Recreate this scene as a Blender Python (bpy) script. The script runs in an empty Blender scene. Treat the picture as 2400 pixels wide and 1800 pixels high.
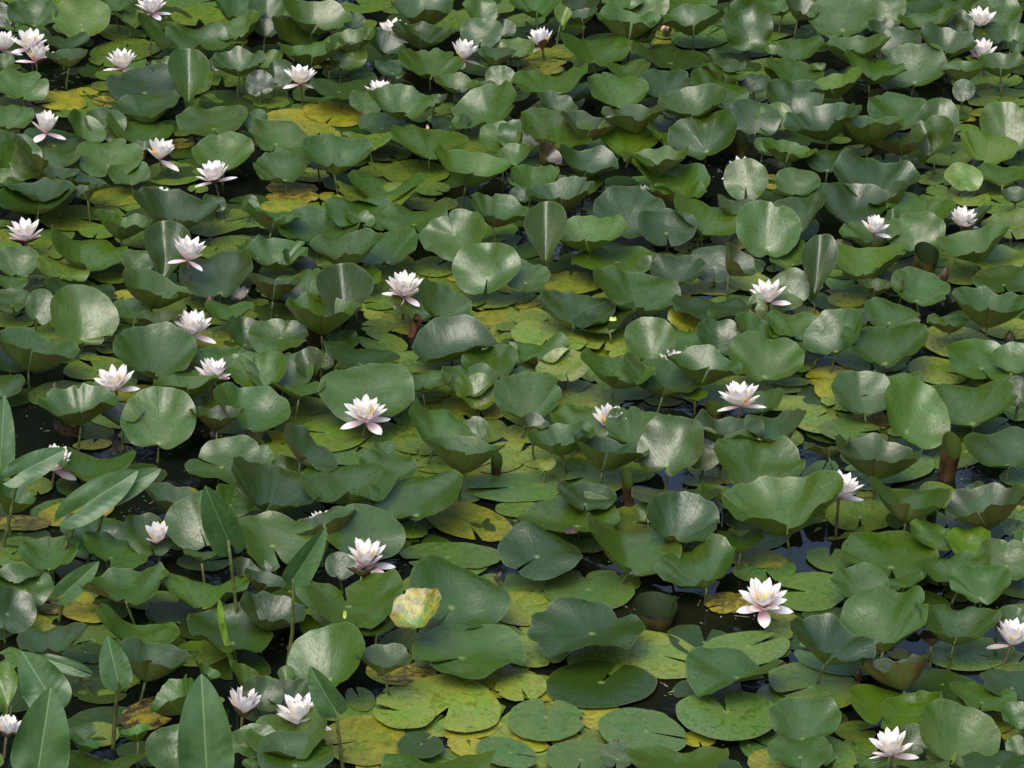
import bpy, math, random
from mathutils import Vector, Matrix, noise

C = bpy.context.scene
COL = C.collection
rad = math.radians

# ------------------------------------------------------------------ camera, world, sun, exposure
CAM_H, PITCH, HFOV = 4.7, 24.0, 16.0
cd = bpy.data.cameras.new('camera')
cam = bpy.data.objects.new('camera', cd)
COL.objects.link(cam)
cam.location = (0, 0, CAM_H)
cam.rotation_euler = (rad(90 - PITCH), 0, 0)
cd.sensor_fit = 'HORIZONTAL'
cd.angle = rad(HFOV)
cd.clip_start, cd.clip_end = 0.1, 500
C.camera = cam

SUN_EL, SUN_ROT = 62, 205          # degrees; light comes from behind the viewer, a little from the left
w = bpy.data.worlds.new('World')
C.world = w
w.use_nodes = True
nt = w.node_tree
bg = nt.nodes['Background']
sky = nt.nodes.new('ShaderNodeTexSky')
sky.sky_type = 'NISHITA'
sky.sun_disc = False
sky.sun_elevation = rad(SUN_EL)
sky.sun_rotation = rad(SUN_ROT)
sky.air_density = 1.0
sky.dust_density = 3.0
sky.ozone_density = 1.0
nt.links.new(sky.outputs[0], bg.inputs[0])
bg.inputs[1].default_value = 0.13

sd = bpy.data.lights.new('sun', 'SUN')
sd.energy = 0.8
sd.angle = rad(50)
sd.color = (1.0, 0.97, 0.92)
sun = bpy.data.objects.new('sun', sd)
COL.objects.link(sun)
az = rad(SUN_ROT)
sdir = Vector((math.sin(az) * math.cos(rad(SUN_EL)), math.cos(az) * math.cos(rad(SUN_EL)), math.sin(rad(SUN_EL))))
sun.rotation_euler = sdir.to_track_quat('Z', 'Y').to_euler()
sun.location = sdir * 50

vs = C.view_settings
vs.view_transform = 'Standard'
vs.look = 'None'
vs.gamma = 1
vs.use_curve_mapping = False
vs.exposure = 1.2

# ------------------------------------------------------------------ photograph measurements -> points in the pond
TAN = math.tan(rad(HFOV / 2))
CP, SP = math.cos(rad(PITCH)), math.sin(rad(PITCH))
CX, CY, CZ = Vector((1, 0, 0)), Vector((0, SP, CP)), Vector((0, -CP, SP))   # right, up, towards the viewer
EYE = Vector((0, 0, CAM_H))

def ray(x, y):
    u = (x - 1200) / 1200 * TAN
    v = (900 - y) / 1200 * TAN
    return (CX * u + CY * v - CZ).normalized()

def at_z(x, y, z=0.0):
    d = ray(x, y)
    return EYE + d * ((z - CAM_H) / d.z)

def at_y(x, y, yy):
    d = ray(x, y)
    return EYE + d * (yy / d.y)

def mpp(p):
    return (EYE - p).dot(CZ) * TAN / 1200

def to_px(p):
    q = p - EYE
    dz = -q.dot(CZ)
    return 1200 + q.dot(CX) / dz / TAN * 1200, 900 - q.dot(CY) / dz / TAN * 1200

# ------------------------------------------------------------------ object helpers
def link_mesh(name, me, mat=None, parent=None):
    if mat is not None and not me.materials:
        me.materials.append(mat)
    o = bpy.data.objects.new(name, me)
    COL.objects.link(o)
    if parent is not None:
        o.parent = parent
    return o

def empty(name, loc, rot=None):
    o = bpy.data.objects.new(name, None)
    COL.objects.link(o)
    o.location = loc
    o.empty_display_size = 0.02
    return o

def tag(o, label=None, cat=None, group=None, kind=None):
    if label: o['label'] = label
    if cat: o['category'] = cat
    if group: o['group'] = group
    if kind: o['kind'] = kind
    return o

def make_mesh(name, verts, faces, uv=None, col=None, dat=None):
    me = bpy.data.meshes.new(name)
    me.from_pydata(verts, [], faces)
    n = len(verts)
    if uv:
        for key, arr in uv.items():
            a = me.attributes.new(key, 'FLOAT2', 'POINT')
            a.data.foreach_set('vector', [c for t in arr for c in t])
    if col is not None:
        a = me.attributes.new('col', 'FLOAT_COLOR', 'POINT')
        a.data.foreach_set('color', [c for t in (col if len(col) == n else [col] * n) for c in t])
    if dat is not None:
        a = me.attributes.new('dat', 'FLOAT_COLOR', 'POINT')
        a.data.foreach_set('color', [c for t in (dat if len(dat) == n else [dat] * n) for c in t])
    me.polygons.foreach_set('use_smooth', [True] * len(me.polygons))
    me.update()
    return me

def tube(pts, radii, n=7, cap=True):
    vs_, fs = [], []
    m = len(pts)
    for i, p in enumerate(pts):
        a = pts[max(0, i - 1)]
        b = pts[min(m - 1, i + 1)]
        t = (b - a).normalized()
        s = t.cross(Vector((0.3, 1, 0.1))).normalized()
        q = t.cross(s)
        for k in range(n):
            an = 2 * math.pi * k / n
            vs_.append(p + (s * math.cos(an) + q * math.sin(an)) * radii[i])
    for i in range(m - 1):
        for k in range(n):
            fs.append((i * n + k, i * n + (k + 1) % n, (i + 1) * n + (k + 1) % n, (i + 1) * n + k))
    if cap:
        fs.append(tuple(range(n))[::-1])
        fs.append(tuple((m - 1) * n + k for k in range(n)))
    return vs_, fs

# ------------------------------------------------------------------ materials
def new_mat(name):
    m = bpy.data.materials.new(name)
    m.use_nodes = True
    t = m.node_tree
    return m, t.nodes, t.links, t.nodes['Principled BSDF']

def N(nodes, typ, **kw):
    n = nodes.new(typ)
    for k, v in kw.items():
        setattr(n, k, v)
    return n

class G:
    """tiny node-graph helper"""
    def __init__(s, nodes, links): s.n, s.l = nodes, links
    def put(s, sock, v):
        if hasattr(v, 'links') or hasattr(v, 'is_output'): s.l.new(v, sock)
        else: sock.default_value = v
    def math(s, op, a, b=0.0, clamp=False):
        m = N(s.n, 'ShaderNodeMath', operation=op, use_clamp=clamp)
        s.put(m.inputs[0], a); s.put(m.inputs[1], b)
        return m.outputs[0]
    def ramp(s, v, lo, hi, a=0.0, b=1.0):
        m = N(s.n, 'ShaderNodeMapRange', interpolation_type='SMOOTHSTEP')
        s.put(m.inputs['Value'], v)
        m.inputs['From Min'].default_value = lo; m.inputs['From Max'].default_value = hi
        m.inputs['To Min'].default_value = a; m.inputs['To Max'].default_value = b
        return m.outputs[0]
    def mix(s, f, a, b, mode='MIX'):
        m = N(s.n, 'ShaderNodeMix', data_type='RGBA', blend_type=mode)
        s.put(m.inputs[0], f)
        for sock, v in ((m.inputs[6], a), (m.inputs[7], b)):
            if isinstance(v, tuple): sock.default_value = v if len(v) == 4 else (*v, 1)
            else: s.l.new(v, sock)
        return m.outputs[2]
    def noise(s, vec, scale, detail=3, rough=0.55, dist=0.0):
        m = N(s.n, 'ShaderNodeTexNoise')
        if vec is not None: s.l.new(vec, m.inputs['Vector'])
        m.inputs['Scale'].default_value = scale
        m.inputs['Detail'].default_value = detail
        m.inputs['Roughness'].default_value = rough
        m.inputs['Distortion'].default_value = dist
        return m.outputs['Fac']
    def attr(s, name):
        return N(s.n, 'ShaderNodeAttribute', attribute_name=name)

def leaf_material():
    m, nd, ln, bs = new_mat('water_lily_leaf')
    g = G(nd, ln)
    col, dat = g.attr('col'), g.attr('dat')
    flat, pol = g.attr('flat'), g.attr('polar')
    sc, sp_, sf = N(nd, 'ShaderNodeSeparateColor'), N(nd, 'ShaderNodeSeparateXYZ'), N(nd, 'ShaderNodeSeparateXYZ')
    ln.new(dat.outputs['Color'], sc.inputs[0]); ln.new(pol.outputs['Vector'], sp_.inputs[0])
    wet, rnd, brown = sc.outputs[0], sc.outputs[1], sc.outputs[2]
    u, r = sp_.outputs[0], sp_.outputs[1]
    # a per-leaf offset so no two leaves carry the same marks
    off = N(nd, 'ShaderNodeCombineXYZ')
    ln.new(g.math('MULTIPLY', rnd, 37.0), off.inputs[0]); ln.new(g.math('MULTIPLY', rnd, 91.0), off.inputs[2])
    add = N(nd, 'ShaderNodeVectorMath', operation='ADD')
    ln.new(flat.outputs['Vector'], add.inputs[0]); ln.new(off.outputs[0], add.inputs[1])
    V = add.outputs[0]
    big = g.noise(V, 1.7, 4, 0.6, 0.4)
    fine = g.noise(V, 9, 5, 0.65)
    # radiating veins, forking towards the rim
    wob = g.math('MULTIPLY', g.math('SUBTRACT', g.noise(V, 3.0, 2), 0.5), 0.035)
    uu = g.math('ADD', u, wob)
    s1 = g.math('ABSOLUTE', g.math('SINE', g.math('MULTIPLY', uu, math.pi * 15)))
    v1 = g.math('MULTIPLY', g.ramp(s1, 0.0, 0.16, 1.0, 0.0), g.ramp(r, 0.75, 1.0, 1.0, 0.15))
    s2 = g.math('ABSOLUTE', g.math('SINE', g.math('ADD', g.math('MULTIPLY', uu, math.pi * 30), math.pi / 2)))
    v2 = g.math('MULTIPLY', g.ramp(s2, 0.0, 0.22, 0.8, 0.0), g.ramp(r, 0.45, 0.65))
    vein = g.math('MAXIMUM', v1, v2)
    centre = g.ramp(r, 0.02, 0.09, 1.0, 0.0)
    # upper side
    c0 = g.mix(g.ramp(big, 0.35, 0.7, 0.0, 0.75), col.outputs['Color'], g.mix(1.0, col.outputs['Color'], (0.72, 1.12, 0.62, 1), 'MULTIPLY'))
    c0 = g.mix(g.ramp(fine, 0.35, 0.7, 0.0, 0.55), c0, g.mix(1.0, c0, (0.62, 0.68, 0.55, 1), 'MULTIPLY'))
    c0 = g.mix(g.math('MULTIPLY', vein, 0.15), c0, (0.16, 0.24, 0.07, 1))
    c0 = g.mix(g.math('MULTIPLY', centre, 0.6), c0, (0.22, 0.30, 0.07, 1))
    # fine radial flecking of the cuticle, and dust
    pv = N(nd, 'ShaderNodeCombineXYZ')
    ln.new(g.math('MULTIPLY', u, 70.0), pv.inputs[0]); ln.new(g.math('MULTIPLY', r, 9.0), pv.inputs[1]); ln.new(g.math('MULTIPLY', rnd, 60.0), pv.inputs[2])
    stk = g.math('MULTIPLY', g.ramp(g.noise(pv.outputs[0], 1.0, 3, 0.6), 0.55, 0.66), g.ramp(r, 0.12, 0.4))
    c0 = g.mix(g.math('MULTIPLY', stk, 0.5), c0, g.mix(1.0, c0, (0.45, 0.52, 0.38, 1), 'MULTIPLY'))
    c0 = g.mix(g.ramp(g.noise(V, 30, 3, 0.7), 0.60, 0.74, 0.0, 0.30), c0, (0.10, 0.15, 0.06, 1))
    # ageing: yellow patches that start at the rim, brown bites in them
    bl = g.math('MULTIPLY', col.outputs['Alpha'], g.ramp(g.math('ADD', g.noise(V, 2.3, 5, 0.62, 0.6), g.math('MULTIPLY', r, 0.16)), 0.45, 0.66))
    c0 = g.mix(bl, c0, g.mix(g.ramp(fine, 0.4, 0.65), (0.40, 0.29, 0.02, 1), (0.27, 0.29, 0.025, 1)))
    br = g.math('MULTIPLY', brown, g.ramp(g.math('ADD', g.noise(V, 3.1, 5, 0.7, 0.3), g.math('MULTIPLY', r, 0.18)), 0.60, 0.70))
    c0 = g.mix(br, c0, (0.055, 0.03, 0.014, 1))
    # small dark flecks and pinholes
    vo = N(nd, 'ShaderNodeTexVoronoi'); ln.new(V, vo.inputs['Vector']); vo.inputs['Scale'].default_value = 24
    fl = g.math('MULTIPLY', g.ramp(vo.outputs['Distance'], 0.14, 0.24, 1.0, 0.0), g.ramp(g.noise(V, 2.2, 2), 0.42, 0.60))
    c0 = g.mix(g.math('MULTIPLY', fl, 0.8), c0, (0.018, 0.04, 0.014, 1))
    # standing films of water: sharp-edged, darker, glossy
    wm = g.math('MULTIPLY', wet, g.ramp(g.noise(V, 4.0, 4, 0.55, 1.2), 0.57, 0.59))
    c0 = g.mix(g.math('MULTIPLY', wm, 0.6), c0, g.mix(1.0, c0, (0.42, 0.55, 0.25, 1), 'MULTIPLY'))
    edge = g.ramp(r, 0.955, 0.995)
    c0 = g.mix(g.math('MULTIPLY', edge, 0.30), c0, (0.13, 0.16, 0.04, 1))
    # under side: olive flushed with red-brown
    under = g.mix(g.ramp(g.math('ADD', g.noise(V, 1.3, 3), g.math('MULTIPLY', brown, 0.35)), 0.45, 0.75), (0.066, 0.100, 0.008, 1), (0.085, 0.050, 0.010, 1))
    under = g.mix(g.math('MULTIPLY', vein, 0.35), under, (0.16, 0.17, 0.04, 1))
    geo = N(nd, 'ShaderNodeNewGeometry')
    bc = g.mix(geo.outputs['Backfacing'], c0, under)
    ln.new(bc, bs.inputs['Base Color'])
    ro = g.math('ADD', g.math('MULTIPLY', fine, 0.14), 0.27)
    ro = g.math('SUBTRACT', ro, g.math('MULTIPLY', wm, 0.33), clamp=True)
    ln.new(g.math('ADD', ro, g.math('MULTIPLY', geo.outputs['Backfacing'], 0.12)), bs.inputs['Roughness'])
    bs.inputs['Specular IOR Level'].default_value = 0.82
    h = g.math('ADD', g.math('MULTIPLY', vein, -0.08), g.math('ADD', g.math('MULTIPLY', fine, 0.38), g.math('MULTIPLY', big, 2.2)))
    h = g.math('ADD', h, g.math('MULTIPLY', wm, 0.25))
    h = g.math('ADD', h, g.math('MULTIPLY', stk, 0.22))
    bu = N(nd, 'ShaderNodeBump'); bu.inputs['Strength'].default_value = 0.42; bu.inputs['Distance'].default_value = 0.0035
    ln.new(h, bu.inputs['Height']); ln.new(bu.outputs[0], bs.inputs['Normal'])
    tr = N(nd, 'ShaderNodeBsdfTranslucent')
    ln.new(g.mix(1.0, bc, (1.1, 1.35, 0.35, 1), 'MULTIPLY'), tr.inputs[0])
    mx = N(nd, 'ShaderNodeMixShader')
    ln.new(dat.outputs['Alpha'], mx.inputs[0])
    ln.new(bs.outputs[0], mx.inputs[1]); ln.new(tr.outputs[0], mx.inputs[2])
    ln.new(mx.outputs[0], nd['Material Output'].inputs[0])
    return m

def petal_material():
    m, nd, ln, bs = new_mat('lily_petal')
    g = G(nd, ln)
    pol, dat = g.attr('polar'), g.attr('dat')
    s = N(nd, 'ShaderNodeSeparateXYZ'); ln.new(pol.outputs['Vector'], s.inputs[0])
    sc = N(nd, 'ShaderNodeSeparateColor'); ln.new(dat.outputs['Color'], sc.inputs[0])
    geo = N(nd, 'ShaderNodeNewGeometry')
    pinkness = sc.outputs[0]
    streak = g.noise(pol.outputs['Vector'], 6, 3)
    f = g.ramp(g.math('SUBTRACT', s.outputs[1], g.math('MULTIPLY', pinkness, 0.35)), 0.04, 0.34, 1.0, 0.0)
    outer = g.math('ADD', g.math('MULTIPLY', g.math('SUBTRACT', 1.0, geo.outputs['Backfacing']), 0.35), 0.0)
    f = g.math('MULTIPLY', f, g.math('ADD', 0.40, g.math('ADD', g.math('MULTIPLY', geo.outputs['Backfacing'], 0.45), g.math('MULTIPLY', pinkness, 0.15))), clamp=True)
    c = g.mix(f, (0.86, 0.82, 0.77, 1), (0.86, 0.46, 0.52, 1))
    c = g.mix(g.math('MULTIPLY', g.ramp(streak, 0.5, 0.75), 0.15), c, (0.80, 0.74, 0.72, 1))
    ln.new(c, bs.inputs['Base Color'])
    bs.inputs['Roughness'].default_value = 0.5
    bs.inputs['Specular IOR Level'].default_value = 0.3
    tr = N(nd, 'ShaderNodeBsdfTranslucent'); ln.new(c, tr.inputs[0])
    mx = N(nd, 'ShaderNodeMixShader'); mx.inputs[0].default_value = 0.2
    ln.new(bs.outputs[0], mx.inputs[1]); ln.new(tr.outputs[0], mx.inputs[2])
    ln.new(mx.outputs[0], nd['Material Output'].inputs[0])
    return m

def plain(name, c, rough=0.5, var=0.35, scale=40, spec=0.4):
    m, nd, ln, bs = new_mat(name)
    g = G(nd, ln)
    tc = N(nd, 'ShaderNodeTexCoord')
    n = g.noise(tc.outputs['Object'], scale, 4)
    ln.new(g.mix(g.ramp(n, 0.35, 0.65), (*[x * (1 - var) for x in c], 1), (*[min(1, x * (1 + var)) for x in c], 1)), bs.inputs['Base Color'])
    bs.inputs['Roughness'].default_value = rough
    bs.inputs['Specular IOR Level'].default_value = spec
    return m

def sepal_material():
    m, nd, ln, bs = new_mat('sepal_brown')
    g = G(nd, ln)
    pol = g.attr('polar')
    s = N(nd, 'ShaderNodeSeparateXYZ'); ln.new(pol.outputs['Vector'], s.inputs[0])
    geo = N(nd, 'ShaderNodeNewGeometry')
    st = g.noise(pol.outputs['Vector'], 9, 3)
    out = g.mix(g.ramp(st, 0.35, 0.7), (0.16, 0.055, 0.022, 1), (0.085, 0.06, 0.018, 1))
    ln.new(g.mix(geo.outputs['Backfacing'], (0.72, 0.58, 0.60, 1), out), bs.inputs['Base Color'])
    bs.inputs['Roughness'].default_value = 0.4
    return m

def water_material():
    m, nd, ln, bs = new_mat('pond_water')
    g = G(nd, ln)
    tc = N(nd, 'ShaderNodeTexCoord')
    mp = N(nd, 'ShaderNodeMapping'); ln.new(tc.outputs['Object'], mp.inputs[0]); mp.inputs['Scale'].default_value = (1, 0.8, 1)
    n1 = g.noise(mp.outputs[0], 5.0, 3, 0.5)
    n2 = g.noise(mp.outputs[0], 24.0, 3, 0.5, 0.3)
    mud = g.noise(mp.outputs[0], 1.1, 4)
    ln.new(g.mix(g.ramp(mud, 0.4, 0.7), (0.0035, 0.0055, 0.004, 1), (0.009, 0.010, 0.004, 1)), bs.inputs['Base Color'])
    bs.inputs['Roughness'].default_value = 0.03
    bs.inputs['IOR'].default_value = 1.333
    b1 = N(nd, 'ShaderNodeBump'); b1.inputs['Strength'].default_value = 0.16; b1.inputs['Distance'].default_value = 0.004
    b2 = N(nd, 'ShaderNodeBump'); b2.inputs['Strength'].default_value = 0.12; b2.inputs['Distance'].default_value = 0.0012
    ln.new(n1, b1.inputs['Height']); ln.new(n2, b2.inputs['Height']); ln.new(b1.outputs[0], b2.inputs['Normal'])
    ln.new(b2.outputs[0], bs.inputs['Normal'])
    return m

M_LEAF = leaf_material()
M_PETAL = petal_material()
M_SEPAL = sepal_material()
M_WATER = water_material()
M_STEM = plain('leaf_stalk', (0.085, 0.10, 0.025), 0.4)
M_STEMB = plain('flower_stalk', (0.10, 0.075, 0.035), 0.4)
M_STAMEN = plain('stamen', (0.80, 0.52, 0.06), 0.6, 0.25, 200)
M_ROLL = plain('rolled_leaf_brown', (0.050, 0.026, 0.010), 0.38, 0.5, 25)
M_ROLLG = plain('rolled_leaf_olive', (0.060, 0.052, 0.010), 0.38, 0.5, 25)
def two_faced(m, inner):
    nd, ln = m.node_tree.nodes, m.node_tree.links
    bs = nd['Principled BSDF']
    src = bs.inputs['Base Color'].links[0].from_socket
    geo = N(nd, 'ShaderNodeNewGeometry')
    ln.new(G(nd, ln).mix(geo.outputs['Backfacing'], src, inner), bs.inputs['Base Color'])
two_faced(M_ROLL, (0.045, 0.075, 0.012, 1)); two_faced(M_ROLLG, (0.018, 0.032, 0.008, 1))
M_SPROUT = plain('sprout_green', (0.16, 0.26, 0.03), 0.4, 0.3, 60)
M_BUD = plain('bud_skin', (0.09, 0.040, 0.02), 0.38, 0.35, 60)
M_BUDG = plain('bud_skin_green', (0.07, 0.07, 0.03), 0.38, 0.35, 60)
M_PEACH = plain('bud_peach', (0.62, 0.32, 0.16), 0.5, 0.3, 60)
M_DEAD = plain('dead_leaf', (0.045, 0.028, 0.018), 0.7, 0.6, 60)
M_SLIVER = plain('pale_sliver', (0.42, 0.50, 0.10), 0.5, 0.2, 60)
M_GROUND = plain('bank_soil', (0.05, 0.06, 0.02), 0.9, 0.5, 2)
M_TREE = plain('tree_foliage', (0.040, 0.062, 0.018), 0.6, 0.6, 1.5)

# ------------------------------------------------------------------ setting
def sheet(name, x0, x1, y0, y1, z, mat, nx=1, ny=1, amp=0.0):
    v, f = [], []
    for j in range(ny + 1):
        for i in range(nx + 1):
            x = x0 + (x1 - x0) * i / nx; y = y0 + (y1 - y0) * j / ny
            v.append((x, y, z + (amp * noise.noise(Vector((x, y, 0)) * 0.3) if amp else 0)))
    for j in range(ny):
        for i in range(nx):
            a = j * (nx + 1) + i
            f.append((a, a + 1, a + nx + 2, a + nx + 1))
    me = make_mesh(name, v, f)
    return tag(link_mesh(name, me, mat), kind='structure')

sheet('pond_water', -13, 13, 1.5, 22, 0.0, M_WATER)
sheet('ground', -200, 200, -60, 300, -0.9, M_GROUND)
v, f = [], []                       # the far bank, an earth slope the trees stand on
for i in range(61):
    x = -60 + 2 * i
    for k, (yy, zz) in enumerate(((21.6, -0.95), (22.0, 0.06), (24.0, 0.5), (40.0, 0.9), (70.0, 0.2), (75.0, -1.2))):
        v.append((x, yy + 0.4 * noise.noise(Vector((x * 0.4, 0, 0))), zz + (0.15 * noise.noise(Vector((x * 0.3, yy, 3))) if 0 < k < 5 else 0)))
for i in range(60):
    for k in range(5):
        a = i * 6 + k
        f.append((a, a + 6, a + 7, a + 1))
tag(link_mesh('bank', make_mesh('bank', v, f), M_GROUND), kind='structure')

sheet('bank', -40, -12.8, -20, 23, 0.30, M_GROUND, 12, 20, 0.3)
sheet('bank', 12.8, 40, -20, 23, 0.30, M_GROUND, 12, 20, 0.3)

def treeline():
    rs = random.Random(5)
    v, f = [], []
    crowns = []
    spots = []
    x = -34.0
    while x < 34:
        spots.append((x, rs.uniform(24.5, 27))); spots.append((x + rs.uniform(0.8, 2), rs.uniform(28, 32))); x += rs.uniform(1.8, 3.4)
    for sd_ in (-1, 1):
        y = -2.0
        while y < 23:
            spots.append((sd_ * rs.uniform(15.5, 19), y)); y += rs.uniform(2.6, 4.4)
    for x, yb in spots:
        h = rs.uniform(9, 15) if not (yb > 24 and 0.3 < x < 5.6) else rs.uniform(5.6, 8.0)
        rr = rs.uniform(2.6, 4.0)
        n0 = len(v)
        tv, tf = tube([Vector((x, yb, 0.2)), Vector((x + rs.uniform(-.3, .3), yb, h * 0.4)), Vector((x, yb, h * 0.85))], [0.35, 0.25, 0.08], 6)
        v += [tuple(p) for p in tv]; f += [tuple(a + n0 for a in q) for q in tf]
        for k in range(13):
            cz = h * rs.uniform(0.12, 0.98)
            sp = rr * (1.0 - 0.55 * (cz / h) ** 2)
            crowns.append((Vector((x + rs.uniform(-sp, sp), yb + rs.uniform(-sp, sp) * 0.7, cz)), rs.uniform(1.0, 1.9)))
    for c, R in crowns:
        for k in range(230):
            d = Vector((rs.gauss(0, 1), rs.gauss(0, 1), rs.gauss(0, 1))).normalized() * R * rs.uniform(0.45, 1.05)
            d.z *= 0.75
            p = c + d
            a = Vector((rs.gauss(0, 1), rs.gauss(0, 1), rs.gauss(0, .6))).normalized()
            b = a.cross(Vector((rs.gauss(0, 1), rs.gauss(0, 1), rs.gauss(0, 1)))).normalized()
            s = rs.uniform(0.12, 0.24)
            n0 = len(v)
            v += [tuple(p - a * s), tuple(p + b * s * 0.6), tuple(p + a * s), tuple(p - b * s * 0.6)]
            f.append((n0, n0 + 1, n0 + 2, n0 + 3))
    o = link_mesh('treeline', make_mesh('treeline', v, f), M_TREE)
    tag(o, 'dark trees on the far bank whose reflection blackens the pond water', 'trees', kind='stuff')
treeline()

# ------------------------------------------------------------------ leaves
COLS = {  # leaf colours ('d' darkened mostly for painted-in shade, partly leaf variation): upper side rgb, yellow blotching, brown patches, translucency, wet films
    'g': ((0.047, 0.086, 0.004), 0.0, 0.0, 0.10, 0.25), 'd': ((0.027, 0.050, 0.003), 0.0, 0.0, 0.07, 0.1),
    'G': ((0.080, 0.140, 0.034), 0.06, 0.0, 0.08, 0.7), 'p': ((0.086, 0.142, 0.016), 0.12, 0.0, 0.08, 0.6), 'l': ((0.165, 0.220, 0.040), 0.22, 0.1, 0.10, 0.8),
    'y': ((0.145, 0.178, 0.018), 0.4, 0.3, 0.10, 0.6), 'Y': ((0.240, 0.250, 0.018), 0.65, 0.35, 0.12, 0.3),
    'B': ((0.110, 0.085, 0.020), 0.7, 1.0, 0.05, 0.5), 'o': ((0.035, 0.066, 0.010), 0.0, 0.35, 0.14, 0.0),
    'u': ((0.080, 0.170, 0.025), 0.0, 0.0, 0.38, 0.0), 'r': ((0.035, 0.030, 0.010), 0.0, 1.0, 0.08, 0.1),
    'V': ((0.110, 0.200, 0.040), 0.85, 0.55, 0.18, 0.0)}

def blade_geometry(R, S, cup, off, nth, gap, fold, bend, ruff, seed, pad, nt=40, nr=8, taper=0.0, fan=0.0):
    """polar sheet; R, S half-axes along local x and y; returns verts (local), faces, flat uv, polar uv"""
    rs = random.Random(seed)
    ph = [rs.uniform(0, 6.28) for _ in range(8)]
    und = rs.uniform(0.10, 0.30)
    k1 = rs.choice((3, 4, 5)); k2 = rs.choice((6, 7, 8)); k3 = rs.choice((11, 13, 15))
    dn = Vector((math.cos(nth), math.sin(nth)))
    A = dn * off
    vs_, flat, pol, fs = [], [], [], []
    bites = [(rs.uniform(0.5, 5.8), rs.uniform(0.08, 0.22), rs.uniform(0.04, 0.10)) for _ in range(rs.choice((0, 0, 0, 1, 2)))]
    for i in range(nt + 1):
        t = i / nt
        g_ = gap
        th = nth + g_ + t * (2 * math.pi - 2 * g_)
        dth = min(t, 1 - t) * 2 * math.pi
        rr = 1 + 0.028 * math.sin(2 * th + ph[0]) + 0.022 * math.sin(3 * th + ph[1]) + 0.010 * math.sin(k2 * th + ph[2]) + 0.006 * math.sin(k3 * th + ph[3])
        rr *= 1 - (0.06 if pad else 0.13) * math.exp(-(dth / (0.10 if pad else 0.16)) ** 2) - 0.03 * math.exp(-(dth / 0.5) ** 2)
        rr *= 1 - fan * math.exp(-(dth / 0.95) ** 2)
        for b0, b1, b2 in bites:
            rr *= 1 - b1 * math.exp(-((t * 2 * math.pi - b0) / b2) ** 2)
        rim = Vector((math.cos(th), math.sin(th))) * rr
        for j in range(nr + 1):
            r = (j / nr) ** 0.85
            p = A + (rim - A) * max(r, 0.004)
            if fan:
                sh = p.dot(dn)
                p = p + dn * (0.32 * fan + sh * 0.45 * fan)
            x, y = p.x, p.y
            along = p.dot(dn); q = p.x * -dn.y + p.y * dn.x
            z = -cup * (1 - r ** 1.35)
            z += fold * (math.sqrt(q * q + 0.0015) - 0.30) * (0.25 + 0.75 * min(1, r * 1.3))
            z += bend * (max(0.0, -along) ** 2) * r
            z += ruff * (r ** 3 * (0.6 * math.sin(k1 * th + ph[4]) + 0.6 * math.sin(k2 * th + ph[5])) + r ** 6 * 0.42 * math.sin(k3 * th + ph[6] + 2 * math.sin(th + ph[1])))
            if taper: x *= 1 - taper * min(1.0, max(0.0, 0.45 - y)) ** 1.5 * 0.75
            if not pad:
                z += und * r * noise.noise(Vector((x * 1.5 + seed * 1.7, y * 1.5, seed * 0.37)))
            z += 0.012 * (0.2 if pad else 1) * math.sin(3.1 * x + ph[6]) * math.sin(2.7 * y + ph[7])
            if not pad:
                z += 0.06 * (t - 0.5) * r * math.exp(-(dth / 0.5) ** 2)
            M_ = (R + S) / 2
            vs_.append((x * R, y * S, z * M_))
            flat.append((x, y)); pol.append((t, r))
    w_ = nr + 1
    for i in range(nt):
        for j in range(nr):
            a = i * w_ + j
            fs.append((a, a + 1, a + w_ + 1, a + w_))
    if fan: A = A + dn * (0.32 * fan + A.dot(dn) * 0.45 * fan)
    ap = (A.x * R, A.y * S, (-cup + fold * (math.sqrt(0.0015) - 0.30) * 0.25) * (R + S) / 2)
    return vs_, fs, flat, pol, ap

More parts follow.
